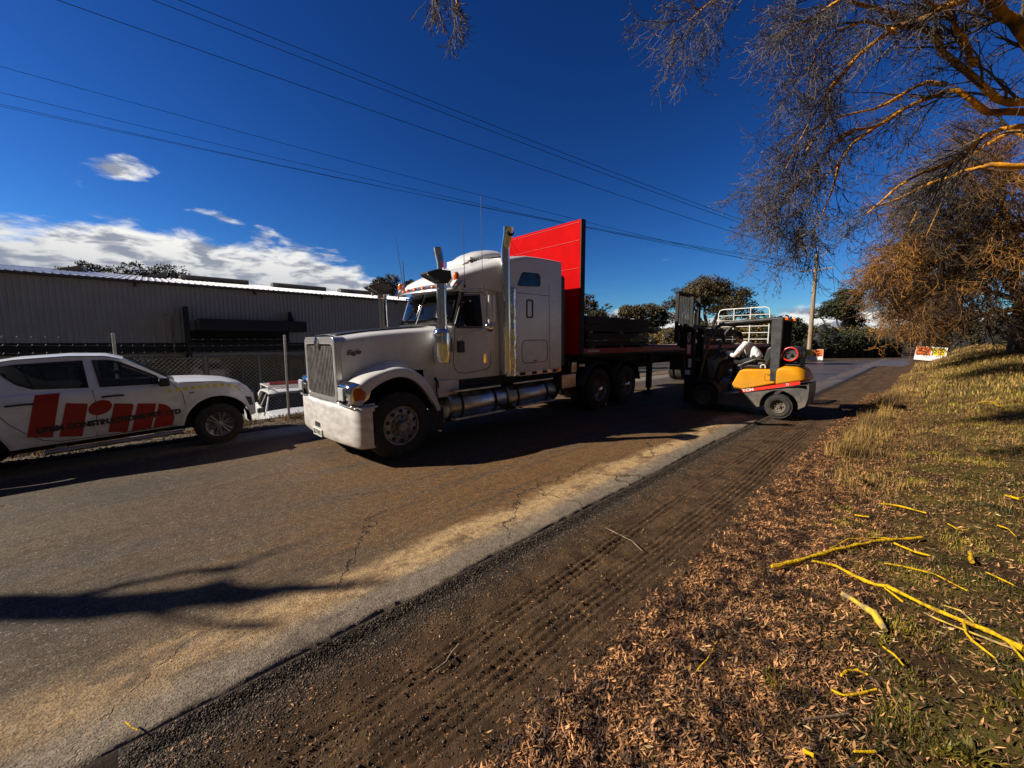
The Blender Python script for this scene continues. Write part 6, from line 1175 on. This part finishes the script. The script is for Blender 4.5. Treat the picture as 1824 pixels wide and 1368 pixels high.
def gum(label, px, d, blobs, trunkpx, n, size, mat=F_gum, base=None, name='gum_tree', group='gum trees beyond the road', bark=None, flat=.6):
    p = unproj(px, 620, d); z = .1 if base is None else base; O = Vector((p.x, p.y, z)); T = thing(name, label, 'tree', O, group=group); k = d/FPX
    cs = []; rs = []
    for bx_, by_, rxp, ryp in blobs:
        c = unproj(bx_, by_, d)+Vector((0, rng.uniform(-1, 1)*rxp*k*.5, 0))-O; cs.append(c); rs.append((rxp*k, rxp*k*.8, ryp*k))
    V, F = clumps(cs, rs, n, size, flat); fast('crown', V, F, mat, T)
    b = MB(); bk = bark or pm('gum_bark', (.13, .105, .08), .8, var=.3, scale=.6, col2=(.30, .25, .19))
    fork = unproj(trunkpx[0], trunkpx[1], d)-O; r0 = trunkpx[2]*k*.5; b.tube([(0, 0, -.3), Vector((0, 0, 0)).lerp(fork, .5)+Vector((.1, 0, 0)), fork], [r0*1.2, r0, r0*.85], 10)
    for c in cs:
        m = fork.lerp(c, .5)+Vector((rng.normal(0, .25), rng.normal(0, .25), -.08*(c-fork).length)); b.tube([fork, m, c], [r0*.55, r0*.38, r0*.14], 7)
        for _ in range(5): e = c+Vector((rng.normal(0, 1), rng.normal(0, 1), rng.normal(0, .6)))*rs[0][0]*.35; b.tube([m.lerp(c, .5), m.lerp(e, .8), e], [r0*.2, r0*.12, r0*.05], 5)
    b.build('trunk', bk, T, smooth=60); return T
gum('broad gum tree with a wide domed crown behind the raised forklift mast', 1262, 56, [(1262, 515, 46, 24), (1225, 530, 36, 22), (1300, 530, 38, 22), (1330, 550, 24, 24), (1200, 555, 26, 22), (1278, 545, 40, 18), (1345, 575, 22, 22), (1215, 585, 24, 20)], (1262, 592, 13), 30000, .13)
gum('lower brown gum tree between the red headboard and the forklift mast', 1130, 52, [(1125, 556, 26, 14), (1155, 554, 26, 14), (1100, 566, 16, 10), (1175, 570, 18, 18), (1140, 575, 26, 12), (1160, 600, 22, 14)], (1140, 600, 7), 17000, .13)
gum('narrow gum tree just right of the red headboard', 1052, 44, [(1050, 545, 16, 24), (1066, 565, 22, 16), (1082, 546, 9, 6), (1048, 580, 26, 18)], (1055, 590, 7), 11000, .11)
gum('leaning gum tree with two dark crowns right of the power pole', 1500, 56, [(1520, 528, 26, 18), (1480, 552, 28, 16), (1525, 545, 22, 12), (1528, 575, 22, 20), (1505, 560, 20, 10), (1462, 558, 14, 10)], (1497, 590, 7), 17000, .13, F_dark, bark=pm('pale_bark', (.34, .29, .23), .8, var=.2))
gum('small dark gum crown seen left of the power pole', 1424, 62, [(1428, 585, 16, 12), (1445, 588, 18, 10), (1550, 592, 12, 10)], (1432, 610, 4), 4400, .13, F_dark)
gum('dark rounded tree at the back right of the forklift', 1405, 30, [(1402, 595, 22, 34), (1385, 600, 22, 26), (1412, 618, 18, 20), (1398, 575, 14, 14)], (1402, 628, 8), 8000, .11, F_dark, name='round_tree')
gum('grey thin crowned tree above the warehouse roof left of the truck visor', 688, 60, [(688, 512, 24, 17), (700, 500, 16, 12), (672, 522, 18, 12), (705, 520, 16, 14)], (690, 545, 4), 4200, .17, F_grey, base=-1, group='trees behind the warehouse')
gum('grey tree top showing over the truck visor beside the air cleaner', 735, 60, [(735, 508, 18, 9), (748, 515, 16, 10)], (738, 540, 4), 2000, .17, F_grey, base=-1, group='trees behind the warehouse')
gum('dark tree top over the warehouse roof nearest the left edge', 150, 58, [(148, 476, 20, 13), (172, 482, 24, 12), (122, 484, 18, 12), (150, 495, 34, 14)], (150, 500, 5), 3000, .18, F_dark, base=-1, group='trees behind the warehouse')
gum('dark tree top over the warehouse roof in the middle of the three', 232, 58, [(235, 478, 22, 13), (212, 484, 18, 12), (262, 486, 18, 12), (238, 498, 40, 14)], (232, 500, 5), 3000, .18, F_dark, base=-1, group='trees behind the warehouse')
gum('dark tree top over the warehouse roof nearest the long ridge vent', 295, 58, [(295, 482, 22, 14), (318, 487, 18, 13), (335, 492, 12, 10), (275, 488, 16, 12), (305, 502, 40, 14)], (295, 500, 5), 3000, .18, F_dark, base=-1, group='trees behind the warehouse')
def hedge(label, name, pts, h, depth, mat, n, size, cat='hedge', base=.1, group=None, corec=None):
    """pts: (px, distance, height factor) along the front; built as lumpy masses joined in a row"""
    p0 = unproj(pts[0][0], 630, pts[0][1]); O = Vector((p0.x, p0.y, base)); T = thing(name, label, cat, O, group=group); cs, rs = [], []; b = MB()
    for (x0, d0, h0), (x1, d1, h1) in zip(pts[:-1], pts[1:]):
        A, B = unproj(x0, 630, d0), unproj(x1, 630, d1); m = max(1, int((B-A).length/(depth*.7)))
        for i in range(m):
            c = A.lerp(B, (i+.5)/m); hh = h*(h0+(h1-h0)*(i+.5)/m)*(.88+.22*rng.random()); c.z = 0; c = c-O; c.z = hh*.48; c.y += depth*.5; cs.append(c); rs.append((depth*.62, depth*.55, hh*.52))
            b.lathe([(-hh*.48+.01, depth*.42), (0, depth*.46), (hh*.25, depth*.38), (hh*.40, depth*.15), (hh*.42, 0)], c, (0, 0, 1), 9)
    b.build('dark_core', M_dark, T); V, F = clumps(cs, rs, n, size, .9, .75); fast('foliage', V, F, mat, T); return T  # solid dark core added behind the leaves so the row is opaque
hedge('long dark green hedge across the far end of the road', 'hedge', [(1432, 40.5, 1), (1500, 41, 1.0), (1560, 42, .95), (1612, 43, .82)], 2.9, 1.6, F_dark, 16000, .085)
hedge('golden green top growth behind the far hedge at the power pole', 'shrub', [(1425, 46, 1), (1500, 47, 1), (1580, 47, .9)], 3.9, 1.8, F_gold, 9000, .10, cat='shrub')
hedge('sunlit golden bushes beyond the trailer and white rail gate', 'shrub', [(1060, 38, .8), (1180, 38, .7), (1240, 36, .95), (1330, 34, 1.0), (1400, 34, .9)], 4.0, 1.9, F_gold, 24000, .10, cat='shrub')
hedge('olive scrub beyond the right road work sign', 'scrub', [(1600, 52, .8), (1660, 46, .9), (1720, 42, 1.0), (1790, 38, 1.1), (1900, 34, 1.2)], 3.6, 2.4, F_scrub, 22000, .12, cat='scrub', base=.6)
hedge('brown thicket under the bare trees at the right edge', 'scrub', [(1690, 33, .8), (1760, 30, 1.0), (1850, 28, 1.1), (1960, 26, 1.2)], 2.6, 2.0, F_scrub, 14000, .09, cat='scrub', base=1.1)
hedge('far tree line filling the gap beyond the road end', 'scrub', [(900, 95, 1), (1100, 90, 1.1), (1300, 90, 1.0), (1500, 95, .9), (1650, 90, 1.0), (1850, 80, 1.2), (2100, 70, 1.2)], 6.0, 5.0, F_scrub, 20000, .30, cat='scrub', base=0)
hedge('distant tree line behind the warehouse on the left', 'scrub', [(-700, 70, 1), (-200, 80, 1), (200, 85, 1), (600, 90, 1), (900, 95, 1)], 5.0, 5.0, F_dark, 12000, .35, cat='scrub', base=-1.3)
# a small white post and rail marker beside the far verge
mk = unproj(1637, 640, 38.); mz = gz(mk.x, mk.y); mt = thing('street_post', 'thin dark post with a pale cross bar above the right road work sign', 'post', (mk.x, mk.y, mz)); b = MB(); b.tube([(0, 0, 0), (0, 0, 2.9)], .06, 8); b.build('post', M_pole, mt); b = MB(); b.box(-.55, .55, -.02, .02, 1.55, 1.62); b.box(-.20, -.14, -.07, -.05, .5, 1.3); b.build('cross_bar', M_swhite, mt)
